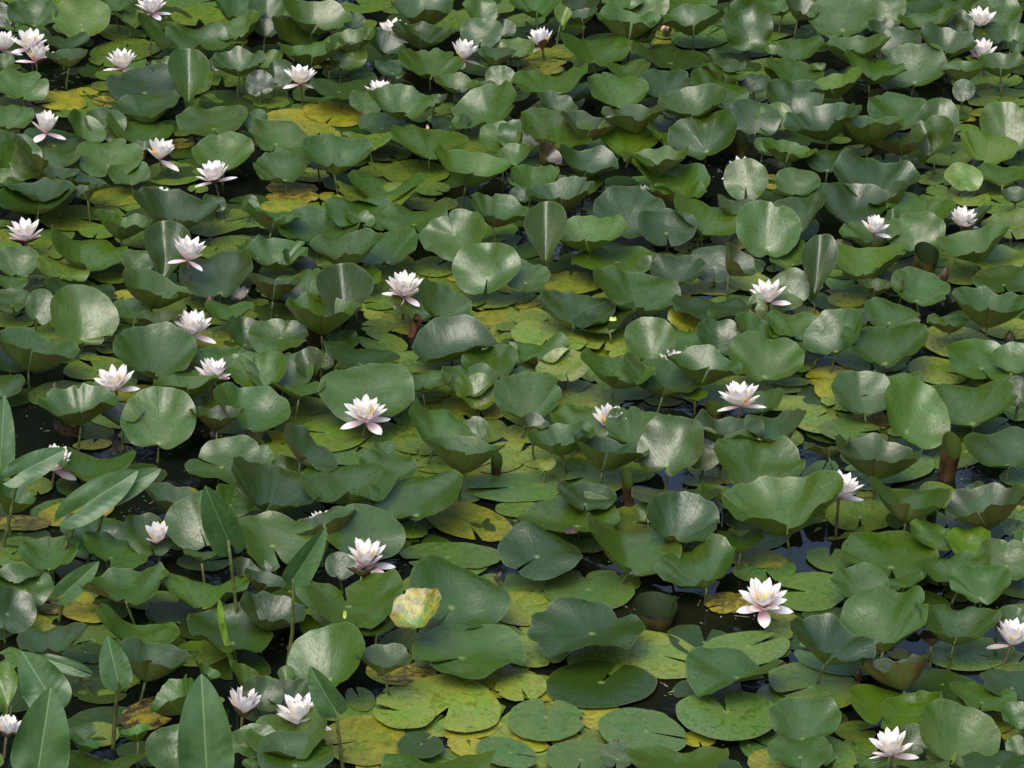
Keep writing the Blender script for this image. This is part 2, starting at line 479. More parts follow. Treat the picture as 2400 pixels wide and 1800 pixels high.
TABLE = """
T 0 0
28 10 40 26 0 5 g;70 15 47 32 0 1 g 265;99 2 28 12 0 5 g;0 14 20 22 0 3 d;14 18 16 12 0 2 g;113 15 26 12 -10 4 g;132 26 34 14 -50 1 g
172 14 48 18 0 0 p;146 22 20 14 0 0 p;170 33 50 22 -5 2 g;206 6 44 22 -20 5 g;206 22 38 18 30 5 g;163 68 32 52 0 3 g 270;141 56 20 14 0 5 g;206 52 42 16 5 7 g;186 56 14 12 0 2 d
56 36 38 14 0 2 d;58 47 34 8 5 6 o;106 30 44 15 -10 0 p;108 44 60 18 5 0 p;90 53 26 9 -10 0 p;95 65 26 9 0 0 p;90 74 22 9 0 0 p;18 73 44 27 -10 2 g 285;3 53 18 12 0 4 g;9 58 18 8 0 0 p
124 74 58 30 0 1 d;127 91 56 18 5 4 g;195 87 48 19 0 0 d;51 87 48 16 -5 0 Y;74 79 22 7 0 0 Y;91 88 22 9 -10 0 B;8 100 40 24 0 4 g;183 106 56 26 5 1 g 300;91 106 34 26 -20 1 g;120 112 56 22 -10 2 g;73 112 34 18 -40 3 g
72 98 22 9 0 0 p;57 98 18 9 0 0 p;46 122 50 22 -8 1 d;11 134 46 38 -30 1 g;39 131 56 18 -15 6 g;94 137 52 34 0 1 g 270;111 150 34 20 0 2 g;150 150 50 28 0 0 p 20;193 132 50 30 0 3 g;33 162 58 16 0 3 g
77 156 32 8 -8 7 o;53 149 28 10 0 6 o;1 152 18 14 0 3 g;123 132 16 18 0 3 o;157 124 22 14 0 0 Y;219 103 24 16 0 3 g;171 163 18 8 0 0 p
T 600 0
10 7 30 24 0 3 g;32 27 40 22 -25 2 g;52 12 56 20 -18 7 g;84 18 20 14 -20 2 d;92 22 24 14 10 0 p;8 24 22 14 -20 6 o;92 5 54 12 5 0 p;46 41 52 11 3 7 g;83 32 36 14 15 8 g;76 47 34 26 -30 2 g;112 36 32 18 -25 8 d;143 4 50 14 0 9 o
142 2 12 10 60 2 g;144 26 50 14 -5 7 d;172 17 34 16 15 0 p;195 9 26 22 -40 3 g;195 29 33 27 10 1 g;213 26 16 20 -50 1 d;151 54 54 22 -8 4 g 275;117 59 26 16 -10 1 d;206 46 36 8 0 6 o;216 40 18 12 0 3 g;9 50 26 14 10 6 g;16 66 22 30 -60 2 d;3 72 22 22 0 1 d
63 58 18 10 0 4 o;72 76 46 16 0 1 d;13 88 32 11 0 0 p;68 98 52 28 -8 0 Y 235;33 102 48 15 -5 0 Y;54 113 42 15 -15 0 y;95 88 28 20 -20 1 g;126 86 54 20 -12 7 g;153 84 22 8 0 9 o;163 94 22 8 0 0 p;173 70 34 14 -8 7 g;211 67 24 20 20 3 g;199 74 18 9 -8 4 g;179 84 14 14 0 2 d
198 94 56 30 25 3 g;160 103 24 9 0 0 p;168 106 30 14 0 1 d;109 107 37 18 0 1 g;98 119 42 12 0 2 p;2 102 16 10 -20 1 g;19 118 46 28 -10 1 g 250;25 142 48 26 12 4 g;71 131 55 28 0 5 g 250;149 122 64 26 -8 2 g 275;114 132 38 16 0 0 d;112 141 28 9 0 0 p
186 140 64 18 -15 7 g;211 119 34 24 10 2 g;210 136 36 18 0 2 g;102 148 26 11 0 0 p;54 142 16 10 0 1 g;46 151 34 12 0 0 y;138 149 54 22 0 0 p;112 160 60 20 0 3 g;75 157 36 16 0 0 d;31 162 44 12 0 0 B;152 163 30 12 0 0 p
T 1200 0
20 2 44 18 0 5 g;4 42 30 16 10 4 g;4 54 20 10 0 0 p;58 2 36 16 0 3 d;60 16 26 16 10 4 o;44 15 14 20 0 1 p;96 1 34 12 0 5 g;119 5 30 24 0 1 g;153 1 46 18 0 2 g;101 15 52 12 -3 8 g;155 13 54 16 5 7 g;203 22 42 40 -40 2 g;208 -1 36 10 0 3 g
114 34 24 24 30 4 o;164 32 50 20 5 0 g;130 37 16 8 0 0 Y;132 30 18 9 0 0 y;186 42 34 10 0 0 p;71 41 56 24 -10 2 g 280;29 49 46 18 0 0 y;25 60 36 10 0 0 y;70 56 34 14 10 0 p;138 49 64 18 -8 1 d;100 60 36 16 0 2 g
34 69 62 22 8 5 g;91 78 48 28 -5 2 g 270;131 71 46 24 0 3 g;56 78 34 12 5 4 g;39 88 34 16 -20 7 o;66 103 44 12 -10 9 o;106 96 52 8 5 8 o;178 76 50 24 -25 2 g;157 86 54 20 10 7 g;184 53 38 10 -22 5 o;183 62 36 10 -15 6 g;210 72 26 18 0 1 d;184 90 20 8 0 5 o
209 102 42 32 -15 2 g;165 115 58 40 15 4 d 280;38 111 60 30 -15 3 g 265;5 117 34 26 0 1 g;3 134 26 16 20 3 g;101 120 52 24 -5 3 g 280;131 118 30 12 -35 2 g;134 107 32 12 5 2 g;142 99 22 8 0 2 g;124 134 52 10 5 8 g
66 137 48 16 -15 7 g;136 154 62 28 -15 3 g;18 153 38 20 -5 4 g;40 156 16 12 0 4 g;62 159 30 14 -5 1 g;33 140 24 22 -45 1 r;96 165 30 8 0 3 g;93 157 26 10 0 0 d;202 155 36 34 20 1 g 270;218 125 16 12 0 2 g
T 1800 0
64 13 53 36 10 2 g 270;102 8 30 26 0 1 g;30 14 28 32 -20 1 o;10 3 30 16 10 5 g;60 33 40 8 0 0 d;28 41 38 20 15 3 g;4 43 12 8 0 4 g;83 25 16 8 0 1 g;100 24 26 14 -10 6 d;131 1 24 8 0 2 g;133 9 34 16 10 1 d;159 6 40 16 5 3 g;138 17 46 14 10 6 g;160 23 32 24 0 1 d
198 13 44 28 10 2 g;213 29 22 20 0 2 g;187 26 34 18 -15 1 d;185 1 16 8 0 4 o;204 0 40 6 0 3 g;154 34 48 16 -12 8 o;76 38 54 10 3 7 g;115 37 34 24 20 1 d;92 56 50 18 -15 6 g;127 57 50 36 10 3 g 265;167 57 36 8 5 9 g;202 53 36 14 0 8 g;215 40 14 10 -20 5 o
205 69 30 11 0 0 p;202 81 40 10 0 0 p;198 88 48 10 0 0 p;169 78 18 18 0 1 d;22 61 46 20 -15 2 g;43 57 14 8 0 6 g;6 64 20 8 -30 4 g;56 69 48 14 15 7 g;22 84 46 34 -20 3 g 265;5 102 30 26 0 2 g;47 101 62 18 12 7 g;88 104 54 10 -2 9 g;113 97 54 28 -10 2 g;147 104 34 36 -30 2 g;139 122 34 42 -20 3 g;114 126 50 26 5 4 o
206 110 46 40 -20 2 g 275;190 127 46 28 -15 3 g;170 112 26 10 0 0 p;164 100 20 8 0 0 d;184 97 18 8 5 0 y;174 103 12 8 0 0 B;163 127 22 12 0 0 p;155 136 42 14 0 0 p;77 130 26 16 0 0 p;18 127 44 12 -12 7 g;52 137 38 22 10 2 d;63 121 18 6 0 0 p;25 157 36 24 -5 3 g 265
6 153 14 8 0 0 Y;3 161 12 8 0 0 Y;93 156 68 34 -5 3 d;48 163 18 10 0 2 g;144 153 28 16 10 0 p;169 153 30 22 -20 1 p;204 150 46 16 0 2 g;174 163 34 10 0 0 p;146 163 18 8 0 0 p;206 165 36 10 0 0 p
T 0 450
31 3 64 22 5 4 g 280;73 2 24 14 20 4 o;101 4 50 16 5 0 y;151 13 70 22 -8 5 g 275;185 9 20 14 -20 1 d;190 26 56 20 12 0 p;216 11 14 16 -40 3 g;64 22 56 22 0 0 p 350;85 34 34 12 0 0 p;107 24 48 10 -8 8 g;3 27 18 6 0 0 p;5 37 26 10 0 0 y;35 45 20 10 0 0 p;6 47 26 10 0 0 p
203 44 42 12 0 0 p;184 52 26 12 0 0 p;73 51 62 28 -20 3 g 280;119 60 28 20 0 1 g;143 54 38 56 -10 3 d 275;15 60 34 26 0 2 g;40 54 28 10 0 0 p;53 67 42 18 -15 1 p;32 77 26 14 0 0 p;9 78 26 14 -10 1 g;97 74 30 10 0 0 p;136 80 56 16 -18 8 g;188 71 60 34 15 2 g 275
220 53 26 22 -30 2 g;219 66 14 20 0 2 g;70 86 56 20 -10 1 d;35 99 24 28 0 2 g;9 94 38 16 0 1 g;11 110 36 16 0 0 p 30;71 108 54 48 -30 3 g 275;107 89 22 8 0 0 Y;112 101 44 18 5 3 g;138 113 38 20 5 3 o;170 94 22 14 0 0 p;199 103 38 14 5 3 g;212 122 34 26 -35 2 g;185 129 50 18 0 0 y
31 124 34 16 5 0 p;9 121 18 5 0 0 Y;57 127 24 16 0 0 p;51 116 14 7 0 0 p;30 130 70 18 -12 8 g;103 119 22 10 0 1 g;93 135 20 16 0 0 p;76 142 16 8 0 0 p;134 138 68 40 -5 3 g 270;190 144 46 18 0 2 g;208 150 26 22 35 2 g;224 155 46 34 15 2 g;82 152 52 20 5 0 p;8 145 40 20 -20 2 d;164 161 36 8 0 2 g
T 600 450
32 4 44 12 0 0 B;64 4 20 10 0 0 Y;105 2 64 20 0 1 p;25 14 46 16 0 0 y;56 13 24 10 0 0 p;15 18 44 9 -8 8 g;90 17 58 24 -10 1 g;136 24 54 22 0 1 g;152 10 44 13 0 0 p;171 37 52 40 15 3 g 105;209 14 50 18 -15 6 g;54 31 68 24 0 3 g 265;90 25 24 14 -20 2 g;77 45 60 20 8 6 g;114 48 54 28 20 2 g 260
18 51 50 18 -3 7 g;37 59 30 14 -30 4 d;199 65 54 44 20 1 g 265;155 64 40 24 0 0 p;86 71 40 18 -10 2 g;38 82 40 28 15 2 g;75 92 44 58 -5 1 d 275;16 76 42 8 -5 9 o;58 99 62 12 -3 9 g;4 95 14 16 0 0 p;107 84 30 12 5 0 p;107 95 30 14 0 0 p;137 99 40 22 -10 2 g;163 95 50 28 -35 5 g
171 75 10 5 0 0 Y;202 94 46 12 0 0 p;203 109 30 16 0 0 y;216 116 18 9 0 0 p;105 116 28 12 0 0 p 180;19 124 46 26 5 3 g 60;109 130 42 18 -10 0 p;75 127 26 16 0 1 g;174 132 72 30 8 3 g 195;218 124 12 10 0 0 p;214 132 12 7 0 0 Y;219 136 14 12 0 1 g;90 143 62 24 -12 1 d
136 147 50 18 0 0 p;203 148 46 26 10 3 g;20 155 54 32 0 2 g;46 151 22 32 0 1 d;58 145 18 14 -30 3 g;143 160 50 22 0 3 g;184 162 44 26 0 3 g;217 164 16 8 0 0 p
T 1200 450
42 -2 54 16 8 8 g;8 2 18 14 0 2 d;29 38 34 56 0 2 d 270;32 65 26 10 0 0 d;102 18 58 44 -10 2 g 240;66 30 62 22 5 7 g;133 31 46 32 -10 1 d;169 21 58 28 -20 3 g;144 -2 44 10 0 6 g;221 33 52 46 -5 2 g 270;192 11 30 12 -10 5 o;91 59 68 24 0 1 g 105;121 65 16 22 60 2 g;143 67 44 26 0 4 g
131 56 20 14 0 0 y;151 48 22 12 0 0 y;160 39 16 6 0 1 p;187 43 32 12 -10 0 B;175 62 40 32 0 1 d;197 66 34 26 -50 3 o;13 74 36 24 0 1 g;0 58 12 26 80 2 g;8 90 24 12 15 0 p;15 95 24 10 15 0 Y;50 78 50 20 0 0 y 80;106 85 74 30 -12 3 g 300;154 81 42 16 12 0 Y;148 94 16 8 20 0 Y
174 99 66 22 -3 1 g;56 99 62 32 -10 4 g;80 109 52 20 15 2 g;123 104 42 16 0 0 p;152 112 32 18 -10 1 Y;15 108 30 20 0 0 l;31 125 66 26 -8 0 l 250;82 126 50 28 0 0 l 250;100 140 32 12 0 0 l;119 128 42 34 0 3 g 275;151 130 42 22 0 1 g;179 125 40 28 -20 4 d;188 113 38 18 -20 1 g
212 116 40 16 -20 6 g;212 96 14 16 0 1 g;23 136 54 24 5 4 g 270;44 151 42 24 10 1 l;69 156 26 16 -20 0 l;92 150 60 22 -15 7 g;132 157 66 30 -10 3 g;166 146 58 20 -12 8 g;219 144 60 40 -5 2 g 270;17 163 42 18 -5 2 g
T 1800 450
28 15 48 30 20 3 g 260;75 11 56 30 -10 3 g;104 8 34 24 30 4 o;132 17 56 26 0 2 g;128 34 46 36 0 3 g 270;108 26 12 20 0 2 g;148 5 34 14 0 0 p;175 5 34 18 0 0 l;204 11 46 16 0 0 p;214 2 22 12 0 6 o;88 34 50 18 0 4 g;99 22 12 8 0 1 y;174 25 36 20 15 4 o
208 29 42 22 5 1 p;177 41 58 16 15 8 g;199 58 50 16 0 1 p;210 49 34 10 0 0 p;160 65 56 34 -15 0 l;203 76 48 22 0 1 d;18 54 32 22 20 4 g;12 67 26 8 -5 0 p;43 66 28 58 -10 3 d 265;86 57 64 22 5 5 g;64 49 18 14 0 1 d;58 70 14 12 0 0 p;101 74 22 12 -40 1 g;131 83 46 28 -15 2 g
93 85 28 20 -10 3 o;111 88 16 18 40 3 r;68 93 32 14 0 0 y;17 85 38 32 10 1 g 330;34 105 30 12 -20 0 y;191 94 62 16 -5 8 g;57 121 50 34 25 4 g;22 115 44 20 -10 2 g;10 122 26 10 -10 5 g;24 132 26 14 0 1 g;107 107 46 28 -15 1 g;79 107 20 12 0 1 g;101 129 70 36 0 4 g 270
155 112 34 10 0 5 g;163 130 62 30 -10 0 l;208 118 46 18 -5 0 l;183 146 58 30 -15 1 g;213 144 34 24 -5 2 g;147 154 54 22 -10 0 l 350;88 146 64 18 -5 0 p;55 160 44 22 0 0 Y;43 139 18 6 0 2 g;29 152 16 18 0 0 p;20 164 32 6 0 0 p;79 167 42 18 0 2 g;112 165 40 18 -5 2 g
T 0 900
6 2 30 20 15 2 g;77 3 22 10 0 1 g;67 15 62 18 8 7 g;106 24 34 18 0 6 o;116 8 44 14 5 0 y;138 31 62 48 10 2 g 265;176 16 28 14 0 2 g;187 25 42 10 0 8 o;215 20 64 34 -20 3 g;162 -2 50 10 5 7 g;82 68 64 26 0 2 g;80 52 34 8 5 0 Y;20 86 46 14 0 0 p;32 91 26 10 10 0 p
12 104 34 28 -20 4 u;66 111 64 22 10 0 Y;18 120 50 12 0 0 B;150 95 46 12 -5 8 o;160 93 22 8 0 0 Y;194 70 62 34 5 1 g 160;236 86 74 36 -20 5 g;170 118 50 46 30 1 g 290;200 102 34 24 -20 1 g;234 134 66 44 -10 1 g;175 146 30 10 0 4 g;177 153 46 16 0 0 d
82 130 54 36 -20 2 g;94 124 36 20 -15 3 g;128 130 42 30 -25 1 g;98 145 54 22 -20 1 g;18 142 40 24 0 0 p;43 147 48 26 5 2 g;12 163 44 14 -10 2 d;212 160 24 14 -40 6 o
T 600 900
36 4 46 12 0 2 g;40 19 48 16 0 0 p;96 6 74 46 0 1 g;148 6 40 28 0 0 p;66 42 66 40 5 0 p 175;100 38 16 14 0 0 p;47 55 52 22 -40 5 o;12 46 34 12 0 0 Y;21 59 36 14 -15 0 p;159 36 58 32 -30 4 g;190 41 24 22 30 2 g;136 43 34 12 -10 0 p;140 54 44 14 -5 0 p
189 7 36 26 -30 4 g;192 20 50 20 -10 0 y;181 53 60 10 -5 9 g;206 65 50 28 0 0 l;112 55 18 12 0 2 g;79 84 78 34 -3 3 g 275;114 71 46 26 -10 2 g;143 96 76 38 15 2 g 240;158 70 42 14 0 0 p;29 76 32 26 -20 1 d;2 62 24 18 -20 2 g
184 119 76 30 -15 0 y 300;94 128 62 46 -10 1 g 250;59 116 54 10 15 7 o;73 157 24 22 0 1 d;91 162 24 8 0 4 r;168 149 86 24 0 0 g 185;134 127 28 12 0 0 p;6 159 14 12 0 1 d
T 1200 900
14 9 56 40 0 3 g 265;64 12 62 26 0 0 p;158 9 20 10 0 3 g;216 14 36 20 20 4 g;60 32 52 30 -15 2 g;42 43 52 16 5 8 g;84 53 62 12 -15 8 g;108 37 50 32 0 3 g;137 52 56 48 35 3 g 250;186 35 56 18 -8 8 g;165 56 34 34 0 1 g 30;228 34 52 20 15 6 o;213 67 76 44 -10 3 g 265
20 40 22 26 -15 3 o;29 69 16 12 0 2 l;54 64 26 9 8 0 Y;65 80 64 28 -10 0 p;104 77 28 20 -10 0 p;2 89 84 24 0 0 g 185;6 108 40 14 0 0 p;64 98 46 22 -12 1 d;48 115 82 30 0 2 g 350;56 134 50 22 -10 0 g;102 139 80 42 -25 3 g 280;24 145 66 42 0 1 g 220;142 96 70 16 0 1 d
165 84 36 7 0 0 p;117 110 20 18 0 1 g;148 116 58 42 -15 5 g;164 106 30 18 -20 1 d;178 98 36 20 -10 2 g;232 98 98 30 8 7 g;197 134 38 16 -3 3 g;161 156 66 34 15 3 g;210 150 54 18 -5 0 y;157 142 16 10 0 2 g
T 1800 900
52 6 26 20 -20 0 Y;40 30 44 44 -15 0 l;60 17 30 10 -15 0 l;82 9 50 34 -10 3 g 280;127 25 62 46 -50 3 g;177 15 70 40 5 3 g 265;215 6 20 24 0 1 g;214 25 22 14 -20 0 p;180 40 50 18 0 0 d;74 41 60 20 -10 0 g;90 31 36 12 -10 0 B;112 41 18 18 0 0 p;52 58 38 16 5 3 o
95 57 68 20 -8 8 g;104 73 80 26 5 0 g 185;204 56 62 38 -5 2 g;120 97 66 22 -10 6 g;150 96 40 20 -25 0 p;187 101 66 22 15 8 o;178 93 20 14 30 2 d;203 113 20 20 30 0 p;217 108 12 20 0 0 y;213 125 20 16 -15 1 g;80 113 60 28 0 0 p 265;45 78 34 22 25 0 g;85 84 30 18 0 0 g
84 95 14 6 0 0 Y;142 131 40 22 -25 1 g;180 128 50 20 0 0 d;173 137 36 24 0 2 g;106 149 78 38 -3 1 g 275;162 157 54 22 5 3 g;206 152 44 34 -15 1 g;220 138 14 22 0 1 g;53 151 40 20 -8 0 g
T 0 1350
20 8 46 34 -10 1 g;8 29 42 34 -45 1 g;58 20 46 18 0 0 Y;48 26 44 12 0 0 B;76 32 44 16 -5 0 Y;31 43 34 30 -10 0 y;46 52 56 24 15 5 o;108 6 70 24 5 4 g;130 21 50 16 0 0 p;176 9 72 26 -5 4 g;155 38 58 28 -20 0 d 250;198 48 70 34 -10 1 d;173 66 52 22 5 0 p;117 49 70 22 -15 2 g
130 66 62 20 -10 9 g;74 66 40 18 0 0 d;86 82 74 44 0 0 p;4 100 20 46 0 2 g;84 137 38 32 0 0 l;70 134 24 16 0 3 g;74 148 26 16 -15 4 u;131 118 56 26 15 0 B;148 112 40 34 35 3 u;117 138 24 14 15 4 u;181 88 18 20 -30 2 u;150 150 44 42 -20 1 g;93 164 60 16 0 2 g
223 90 48 16 -25 7 g;220 142 34 28 0 1 g;217 162 14 10 0 1 g;189 107 10 10 0 0 y;124 164 10 4 0 2 u
T 600 1350
8 9 36 24 -20 2 o;14 27 52 22 -15 9 g;47 44 24 16 -50 2 g;81 21 84 36 0 2 g 110;174 18 80 58 -15 1 g 235;139 29 44 30 30 5 V 240;102 44 42 14 10 2 d;136 52 56 22 15 0 p;183 65 88 42 0 1 g 195;62 71 64 50 40 3 g 265;36 62 18 14 0 0 l;111 69 46 16 0 7 o;130 84 52 16 -5 0 B;26 88 14 20 0 2 g
28 100 34 20 15 5 o;6 102 34 30 -20 6 o;30 138 70 30 20 2 g;34 158 62 44 0 1 g;168 110 88 46 -10 0 l 235;127 116 54 38 -10 0 l;94 142 74 50 0 0 y 190;90 106 26 20 -30 0 p;187 132 52 18 8 0 Y;186 149 44 18 -20 0 Y;217 152 54 24 -15 0 g;158 163 90 18 0 1 g;228 28 56 40 0 0 l;142 146 40 26 0 0 d;96 165 20 4 0 0 Y
T 1200 1350
66 12 76 36 0 0 g 95;64 44 92 42 -3 2 g 25;22 64 54 34 0 0 l;127 68 78 38 -10 0 l 345;76 93 94 40 0 0 g 45;113 134 76 38 -10 0 g 350;186 119 88 42 -5 0 g 115;202 62 74 30 5 0 g 20;191 82 76 28 0 2 g 20;8 96 44 40 0 0 l;29 124 66 38 0 0 g 80;82 123 46 20 0 0 Y;28 103 20 14 0 0 Y
161 141 30 13 -5 0 Y;14 145 36 12 -10 0 Y;43 141 20 10 10 0 Y;60 157 62 30 0 0 g;91 155 28 22 0 1 g;143 162 80 22 0 1 g;136 19 14 6 0 0 u;187 23 42 18 0 0 B;224 160 40 30 0 0 y
T 1800 1350
36 13 64 38 0 0 g 175;79 5 48 26 -5 4 g;117 5 32 14 15 1 g;146 2 26 12 -15 0 p;183 5 48 34 0 2 g;101 35 74 48 15 3 g 260;162 37 66 30 -10 5 g;56 53 70 26 -20 7 g;12 40 40 18 -10 0 y;8 50 26 12 0 0 p;7 65 24 20 0 0 p;60 70 76 30 -10 0 g;40 95 76 38 -10 0 p;112 73 56 7 12 10 o
175 67 76 28 0 0 p;148 93 52 24 -5 0 d 350;186 104 54 22 -10 1 g;210 93 48 26 -10 1 d;102 114 64 32 -15 1 g;126 117 52 26 15 2 g;164 138 68 50 -30 3 g;166 113 26 14 -25 1 g;32 125 56 40 0 2 g 260;28 152 52 30 0 1 g;60 156 36 26 -40 0 p;2 117 24 26 0 0 p;76 134 34 18 -5 0 p;77 149 34 18 0 0 p
127 141 26 26 0 1 g;196 127 32 20 0 0 y;210 137 18 14 0 0 Y;215 121 28 20 -20 2 g;215 147 18 16 -25 1 g;198 160 56 20 0 1 d;150 157 24 14 0 1 p;132 164 44 10 0 1 g;90 160 26 12 0 1 g;212 37 26 20 -20 2 g;196 42 16 10 20 4 o;141 56 18 16 0 1 r;113 67 18 11 0 0 Y;50 33 40 12 0 0 d;2 82 12 24 0 0 p
"""

# x y w h rot cup colour [notch]; one row block per patch of the photograph
def parse(txt):
    out = []
    ox = oy = 0
    for line in txt.strip().split('\n'):
        if line.startswith('T'):
            _, ox, oy = line.split(); ox = float(ox); oy = float(oy); continue
        for e in line.split(';'):
            q = e.split()
            if len(q) < 7: continue
            x, y, w_, h_ = (float(c) * 10 / 3.6867 for c in q[:4])
            out.append(dict(x=ox + x, y=oy + y, w=w_, h=h_, rot=float(q[4]), cup=int(q[5]), k=q[6], n=float(q[7]) if len(q) > 7 else None))
    return out

LV = parse(TABLE)
R0 = random.Random(11)
for i, L in enumerate(LV):
    L['id'] = i
    L['pad'] = L['cup'] == 0
    L['seed'] = 1000 + i
    L['tall'] = L['h'] > 1.2 * L['w']
    if not L['pad']:
        if L['k'] in 'our' and L['cup'] <= 4:      # seen from outside: the wall of a funnel
            h0 = L['h']
            L['y'] -= 0.30 * h0; L['h'] = 0.42 * h0
            L['cup'] = int(min(11, max(5, 0.62 * h0 / (L['w'] / 2) / 0.09)))
        L['w'] *= 1.11; L['h'] *= 1.11
        if L['tall']: L['w'] *= 1.1
    else:
        L['w'] *= 1.03; L['h'] *= 1.03
    L['rnd'] = R0.random()

# floating pads: stack levels so overlapping pads lie on, not in, each other
pads = [L for L in LV if L['pad']]
rank = {'B': 0, 'Y': 0, 'y': 1, 'l': 2, 'p': 2, 'd': 3, 'g': 4, 'u': 4}
order = sorted(pads, key=lambda L: (rank.get(L['k'], 2), L['y'] + L['h'] / 2))
done = []
for L in order:
    used = [M_['lev'] for M_ in done if abs(M_['x'] - L['x']) < (M_['w'] + L['w']) / 2 * 0.95 and abs(M_['y'] - L['y']) < (M_['h'] + L['h']) / 2 * 0.95]
    lev = (max(used) + 1) if used else 0
    if lev > 6:
        lev = next((q for q in range(6, -1, -1) if q not in used), 6)
    L['lev'] = lev
    done.append(L)

def leaf_params(L):
    rs = random.Random(L['seed'])
    k = L['k'] if not (L['pad'] and L['k'] == 'g') else 'G'
    if L['k'] == 'g' and rs.random() < 0.10: k = 'd'
    c, bl, br, tr, wet = COLS[k]
    if k == 'g' and rs.random() < 0.09: c = (c[0] * 1.5, c[1] * 1.35, c[2])
    j = rs.uniform(0.82, 1.22); hue = rs.uniform(-0.10, 0.12)
    col = (c[0] * j * (1 + hue), c[1] * j, c[2] * j * (1 - hue), min(1.0, bl * rs.uniform(0.75, 1.2) ))
    dat = (min(1, wet * rs.uniform(0.5, 1.3)), L['rnd'], max(br, 0.2 if rs.random() < 0.05 else 0) * rs.uniform(0.6, 1.2), tr)
    return rs, col, dat

def build_leaf(L):
    """world-space blade: verts, faces, uvs, apex, base point"""
    rs, col, dat = leaf_params(L)
    x, y, w_, h_, rot, cup = L['x'], L['y'], L['w'], L['h'], rad(L['rot']), L['cup']
    pad = L['pad']
    fan = 0.0
    phi = L['n']
    if pad:
        if phi is None: phi = rs.choice((rs.uniform(150, 200), rs.uniform(340, 400), rs.uniform(30, 150), rs.uniform(200, 340)))
        off, cupd, fold, bend, gap = rs.uniform(0.05, 0.14), rs.uniform(-0.01, 0.03), rs.uniform(-0.03, 0.03), rs.uniform(-0.02, 0.02), rs.uniform(0.05, 0.20)
        ruff = rs.uniform(0.004, 0.012)
    else:
        if phi is None: phi = rs.uniform(245, 300)
        cupd = cup * 0.082 + rs.uniform(-0.02, 0.02)
        if cup >= 7: off, fold, ruff, bend = rs.uniform(0.08, 0.25), rs.uniform(0.0, 0.20), rs.uniform(0.035, 0.07), rs.uniform(-0.1, 0.1)
        elif cup >= 4: off, fold, ruff, bend = rs.uniform(0.25, 0.45), rs.uniform(0.08, 0.34), rs.uniform(0.04, 0.08), rs.uniform(-0.25, 0.05)
        elif cup >= 2: off, fold, ruff, bend = rs.uniform(0.35, 0.58), rs.uniform(0.12, 0.45), rs.uniform(0.025, 0.055), rs.uniform(-0.25, 0.08)
        else: off, fold, ruff, bend = rs.uniform(0.12, 0.35), rs.uniform(0.08, 0.32), rs.uniform(0.015, 0.04), rs.uniform(-0.18, 0.08)
        if L['n'] is not None and cup >= 1 and not (225 <= L['n'] <= 315): off *= 0.4
        gap = rs.uniform(-0.05, 0.05) if cup >= 2 else rs.uniform(0.0, 0.10)
        if 2 <= cup <= 6 and 225 <= phi <= 315 and not L.get('tall'): fan = rs.uniform(0.18, 0.42)
        if L.get('tall'): fold, cupd, off, ruff = 0.75, 0.05, 0.62, 0.03
    # local notch angle from the screen angle
    ph = rad(phi) - rot
    nth = math.atan2(math.sin(ph) / h_, math.cos(ph) / w_)
    back = False
    if back: nth = -nth; cupd = max(cupd, 0.35)
    nt, nr = (52, 8) if w_ > 120 else ((40, 7) if w_ > 60 else (26, 5))
    vloc, fs, flat, pol, ap = blade_geometry(1, 1, cupd, off, nth, gap, fold, bend, ruff, L['seed'], pad, nt, nr, 0.9 if L.get('tall') else 0.0, fan)
    margin = 0
    zc = 0.006 + 0.0042 * L['lev'] if pad else 0.12
    for it in range(3):
        P = at_z(x, y, zc)
        s = mpp(P)
        if pad:
            ax = (math.cos(rot) * w_ / 2, math.sin(rot) * w_ / 2)
            bx = (-math.sin(rot) * h_ / 2, math.cos(rot) * h_ / 2)
            a3 = at_z(x + ax[0], y - ax[1], zc) - P
            b3 = at_z(x + bx[0], y - bx[1], zc) - P
            lim = a3.length * 1.12
            if b3.length > lim: b3 *= lim / b3.length
            if b3.length < 0.62 * a3.length: b3 *= 0.62 * a3.length / b3.length
            n3 = Vector((0, 0, 1)) * (a3.length + b3.length) / 2
        else:
            v = (EYE - P).normalized()
            e1 = CX * math.cos(rot) + CY * math.sin(rot)
            e1 = (e1 - v * e1.dot(v)).normalized()
            m = v.cross(e1)
            r = max(0.12, min(0.97, h_ / w_ * (1.0 if h_ < w_ else 1.0)))
            st = 1.0
            if h_ > w_: st = h_ / w_ / 0.97
            sgn = -1 if back else 1
            n = v * (r * sgn) + m * math.sqrt(1 - r * r)
            R = w_ / 2 * s
            a3 = e1 * R
            b3 = n.cross(e1) * R * st
            n3 = n * R
        V = [P + a3 * q[0] + b3 * q[1] + n3 * q[2] for q in vloc]
        if pad: break
        lo = min(q.z for q in V) - P.z
        margin = 0.022 + rs.random() * 0.0 + (0.045 if cup >= 5 else 0.018) + 0.03 * L['rnd'] + (0.03 if L['k'] == 'V' else 0)
        zc = margin - lo
    A = P + a3 * ap[0] + b3 * ap[1] + n3 * ap[2]
    L['top'] = max(q.z for q in V)
    return V, fs, flat, pol, A, n3.normalized(), col, dat, s

